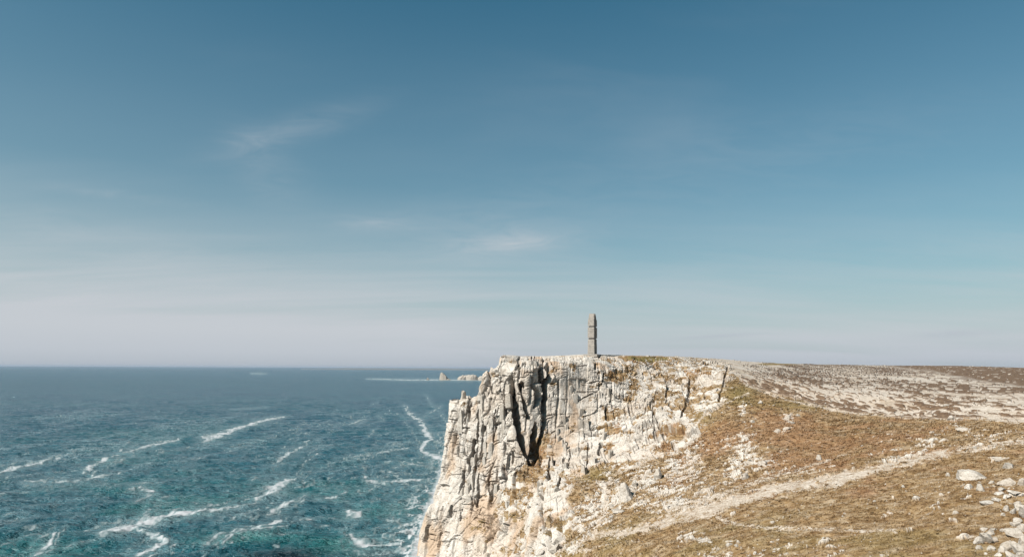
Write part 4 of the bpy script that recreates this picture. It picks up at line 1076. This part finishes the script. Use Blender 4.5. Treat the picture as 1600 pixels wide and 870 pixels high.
def course_mesh(a, b, j, z0, z1):
    g_, w_, c_ = 0.42, b * 0.30, 0.05
    out = [(a, -b + c_), (a, -w_), (a - g_, -w_), (a - g_, w_), (a, w_), (a, b - c_), (a - c_, b), (-a + c_, b), (-a, b - c_), (-a, w_), (-a + g_, w_), (-a + g_, -w_), (-a, -w_), (-a, -b + c_), (-a + c_, -b), (a - c_, -b)]
    n = len(out)
    vs_ = [(x + j, y, z0) for x, y in out] + [(x + j, y, z1) for x, y in out]
    fs_ = [(k, (k + 1) % n, (k + 1) % n + n, k + n) for k in range(n)] + [tuple(range(n - 1, -1, -1)), tuple(range(n, 2 * n))]
    me = bpy.data.meshes.new('stone_course'); me.from_pydata(vs_, [], fs_); me.materials.append(M_GRAN)
    return me
def section(name, z0, z1, hw0, hw1, hd0, hd1, ncourse):
    """granite section: x = thickness, y = breadth; a core with jointed courses round it"""
    core = add(name, box_mesh(name, (-hw0 + .5, -hd0 + .1, z0), (hw0 - .5, hd0 - .1, z1 - .02), M_GRAN, 0.02, top=(hw1 / hw0)), (0, 0, 0), parent=mon)
    dz_ = (z1 - z0) / ncourse
    for k in range(ncourse):
        t0, t1 = k / ncourse, (k + 1) / ncourse
        a = hw0 + (hw1 - hw0) * (t0 + t1) / 2; b = hd0 + (hd1 - hd0) * (t0 + t1) / 2
        j = rnd.uniform(-.015, .015)
        add('stone_course', course_mesh(a, b, j, z0 + k * dz_ + .022, z0 + (k + 1) * dz_ - .022), (0, 0, 0), parent=core)
z_a = 25.3 * U; z_b = 42 * U; z_b2 = 43.6 * U; z_c = 54.5 * U; z_d = 63.3 * U
section('shaft', -0.3, z_a - 0.35, 1.30, 1.18, 2.4, 2.3, 9)
section('neck', z_a - 0.35, z_a, 0.95, 0.95, 2.0, 2.0, 1)
section('lower_arm', z_a, z_b, 1.22, 1.20, 2.75, 2.75, 6)
section('upper_shaft', z_b, z_b2, 0.92, 0.92, 2.0, 2.0, 1)
section('upper_arm', z_b2, z_c, 1.20, 1.12, 2.75, 2.65, 4)
section('head', z_c, z_d, 1.10, 0.92, 1.9, 1.45, 3)
add('plinth', box_mesh('plinth', (-2.6, -3.6, -0.9), (2.6, 3.6, 0.05), M_GRAN, 0.06), (0, 0, 0), parent=mon)

# ------------------------------------------------------------------ people
M_DARK = plain('black_cloth', (0.010, 0.010, 0.012), 0.85, 8, 0.2)
M_NAVY = plain('dark_trousers', (0.014, 0.014, 0.02), 0.85, 8, 0.2)
M_SKIN = plain('skin', (0.42, 0.26, 0.19), 0.6, 8, 0.1)
M_HAIR = plain('dark_hair', (0.035, 0.022, 0.015), 0.7, 20, 0.2)
def person(px_, py_, label, rz, hgt, stride):
    m_ = (np.abs(fpx - px_) < 2.2) & (fpy > py_ - 9.5) & (fpy < py_ + 1.0)
    Yp = fY[m_].min() - 0.35
    g = P(px_, py_, Yp)
    # the flat topped block of the rim they stand on
    add('rock_block', BLOCKS[3], (g[0], g[1] + 0.25, g[2] - 1.32), (0, 0, 0.4 + 0.3 * rz), (0.75, 0.8, 1.3), cliff_ob)
    e = bpy.data.objects.new('person', None); COL.objects.link(e)
    e.location = (g[0], g[1], g[2]); e.rotation_euler = (0, 0, rz); e.scale = (hgt / 1.75,) * 3
    tag(e, label, 'person', 'people standing on the cliff top')
    vs_ = {'pel': ((0, 0, .95), .165), 'wai': ((0, 0, 1.10), .155), 'che': ((0, -.01, 1.30), .175), 'nec': ((0, 0, 1.47), .055), 'hea': ((0, .01, 1.57), .075), 'top': ((0, .01, 1.67), .078),
           'sl': ((-.19, 0, 1.41), .085), 'el': ((-.27, .03, 1.13), .065), 'hl': ((-.23, .10, .90), .035), 'sr': ((.19, 0, 1.41), .085), 'er': ((.27, .03, 1.13), .065), 'hr': ((.22, .10, .90), .035),
           'tl': ((-.10, 0, .86), .115), 'kl': ((-.11, .02 + stride, .49), .085), 'al': ((-.12, -.01 + stride, .09), .065), 'fl': ((-.12, .14 + stride, .04), .035),
           'tr': ((.10, 0, .86), .115), 'kr': ((.11, .02 - stride, .49), .085), 'ar': ((.12, -.03 - stride, .09), .065), 'fr': ((.12, .12 - stride, .04), .035)}
    for sd, hx in (('l', -1), ('r', 1)):
        b0 = Vector(vs_['h' + sd][0])
        for q in range(5):
            vs_['g%s%d' % (sd, q)] = ((b0.x + hx * (.005 if q else -.03), b0.y + .03 - .018 * q + (.03 if q == 0 else 0), b0.z - (.05 if q == 0 else .095)), .010)
    names = list(vs_)
    ed = [('pel','wai'),('wai','che'),('che','nec'),('nec','hea'),('hea','top'),('che','sl'),('sl','el'),('el','hl'),('che','sr'),('sr','er'),('er','hr'),('pel','tl'),('tl','kl'),('kl','al'),('al','fl'),('pel','tr'),('tr','kr'),('kr','ar'),('ar','fr')]
    ed += [('h' + sd, 'g%s%d' % (sd, q)) for sd in 'lr' for q in range(5)]
    me = bpy.data.meshes.new('body')
    me.from_pydata([vs_[n][0] for n in names], [(names.index(a), names.index(b)) for a, b in ed], [])
    o = add('body', me, (0, 0, 0), parent=e)
    md = o.modifiers.new('skin', 'SKIN')
    for i_, n in enumerate(names):
        sv = me.skin_vertices[0].data[i_]
        sv.radius = (vs_[n][1], vs_[n][1]); sv.use_root = (n == 'pel')
    o.modifiers.new('sub', 'SUBSURF').levels = 1
    o.modifiers['sub'].render_levels = 1
    dg = bpy.context.evaluated_depsgraph_get()
    me2 = bpy.data.meshes.new_from_object(o.evaluated_get(dg))
    o.modifiers.clear(); o.data = me2
    me2.materials.clear()
    for m_ in (M_SKIN, M_DARK, M_NAVY): me2.materials.append(m_)
    for f in me2.polygons:
        c = f.center
        f.material_index = 0 if (c.z > 1.47 or (abs(c.x) > .17 and c.z < .93)) else (1 if c.z > .92 else 2)
    bm = bmesh.new(); bmesh.ops.create_icosphere(bm, subdivisions=2, radius=0.1)
    for v in bm.verts:
        v.co.z = v.co.z * 0.95 + 1.655; v.co.y = v.co.y * 1.08 - 0.012
        if v.co.z < 1.60 and v.co.y > 0.02: v.co.y = 0.02
    mh = bpy.data.meshes.new('hair'); bm.to_mesh(mh); bm.free(); mh.materials.append(M_HAIR)
    add('hair', mh, (0, 0, 0), parent=o)
    return e
person(830.3, 564.6, 'person in black jacket standing on the cliff top, the left one of a pair', 0.3, 1.88, 0.02)
person(835.2, 564.0, 'person in dark clothes mid step on the cliff top, the right one of a pair', -1.2, 1.84, 0.14)

# ------------------------------------------------------------------ far rocks and coast
def far_rock(x0, x1, ybase, profile, label, Yd, seed, depth):
    """sea stack: profile = heights (px above the water) along x, given depth by rounded cross sections"""
    n = len(profile); sub = 8
    us_ = np.linspace(0, n - 1, (n - 1) * sub + 1)
    hgt = np.interp(us_, np.arange(n), profile) * Yd / F
    xs_ = np.interp(us_, [0, n - 1], [x0, x1])
    m = 16
    th = np.linspace(0, math.pi, m)
    wpos = P(xs_, ybase, Yd)
    rows = []
    for k in range(len(us_)):
        e = math.sin(math.pi * min(max((k + .5) / len(us_), 0.04), 0.96)) ** 0.4
        yy = Yd - np.sign(np.cos(th)) * np.abs(np.cos(th)) ** 0.6 * depth * e
        zz = np.sin(th) ** 0.45 * hgt[k] - 1.0
        rows.append(np.stack([np.full(m, wpos[k, 0]), yy, zz], -1))
    p = np.array(rows)
    q = p.reshape(-1, 3)
    j = np.stack([fbm(q * 0.12, seed + i, 4, 0.6) for i in range(3)], -1) * np.array([2.2, 3.0, 2.6]) * np.clip(hgt.max() / 25, 0.25, 1)
    cc2, id2_, e2_ = cells(q / np.array([6, 6, 9.0]), seed)
    j[:, 1] -= (id2_ - 0.5) * 4
    q = q + j * (q[:, 2:3] > -0.5)
    g = np.arange(len(q)).reshape(len(us_), m)
    f = np.stack([g[:-1, :-1], g[:-1, 1:], g[1:, 1:], g[1:, :-1]], -1).reshape(-1, 4)
    return tag(grid_mesh('sea_stack', q, f, M_ROCK), label, 'sea rock', 'white rocks standing in the sea off the headland')
YD = 3300.0
far_rock(686.5, 706, 593.2, [2, 11.5, 12.5, 11, 9.5, 8, 5, 3.2, 2, 1.4, .6], 'tall white sea stack with a low tail on its right', YD, 601, 16)
far_rock(665, 671, 593.0, [.5, 1.5, 4.2, 3, 1], 'tiny dark pointed rock in the sea left of the tall stack', YD, 602, 6)
far_rock(715, 733.5, 593.6, [3, 5.5, 6.2, 8.0, 7, 8.2, 7, 5], 'low white sea rock right of the tall stack', YD + 60, 603, 20)
far_rock(728, 749, 594.0, [5, 8.4, 9, 8.4, 9.2, 8.2, 8, 5.5, 3], 'long flat topped white sea rock in the middle of the group', YD + 10, 604, 24)
far_rock(747, 770, 594.2, [4, 7.5, 7, 7.8, 6, 6, 3], 'white sea rock partly hidden by the cliff corner', YD - 40, 605, 24)
M_COAST = plain('distant_coast_land', (0.115, 0.115, 0.11), 0.9, 0.002, 0.2)
def coast():
    Yc = 15000.0
    xs_ = np.arange(470, 1000, 2.0)
    hts = (1.7 + 1.0 * fbm(np.stack([xs_ * 0.03, xs_ * 0, xs_ * 0], -1), 71, 4)) * sstep(470, 560, xs_)
    rows = []
    for f_, dy_ in ((0, 0), (.6, 300), (1, 900), (.9, 2500), (0, 4000)):
        pp = P(xs_, 575, Yc + dy_); pp[:, 2] = -1 + hts * f_ * Yc / F + 1
        rows.append(pp)
    q = np.array(rows); g = np.arange(q.shape[0] * q.shape[1]).reshape(q.shape[:2])
    f = np.stack([g[:-1, :-1], g[:-1, 1:], g[1:, 1:], g[1:, :-1]], -1).reshape(-1, 4)
    tag(grid_mesh('distant_coast', q.reshape(-1, 3), f, M_COAST, smooth=True), kind='structure')
coast()

# ------------------------------------------------------------------ haze
hm, t = newmat('sea_haze')
pv = t.n('ShaderNodeVolumePrincipled', i={'Color': (0.40, 0.48, 0.60, 1), 'Density': 2.1e-5, 'Anisotropy': 0.0})
t.n('ShaderNodeOutputMaterial', i={'Volume': pv.outputs[0]})
bx = box_mesh('haze', (-62000, -1500, -75), (62000, 60500, 92), hm, 0.0001)
tag(add('haze', bx, (0, 0, 0)), 'thin pale sea haze over the whole view', 'haze', kind='stuff')
print("verts", len(V), "tris", sum(len(o.data.polygons) * 2 for o in bpy.data.objects if o.type == 'MESH'))
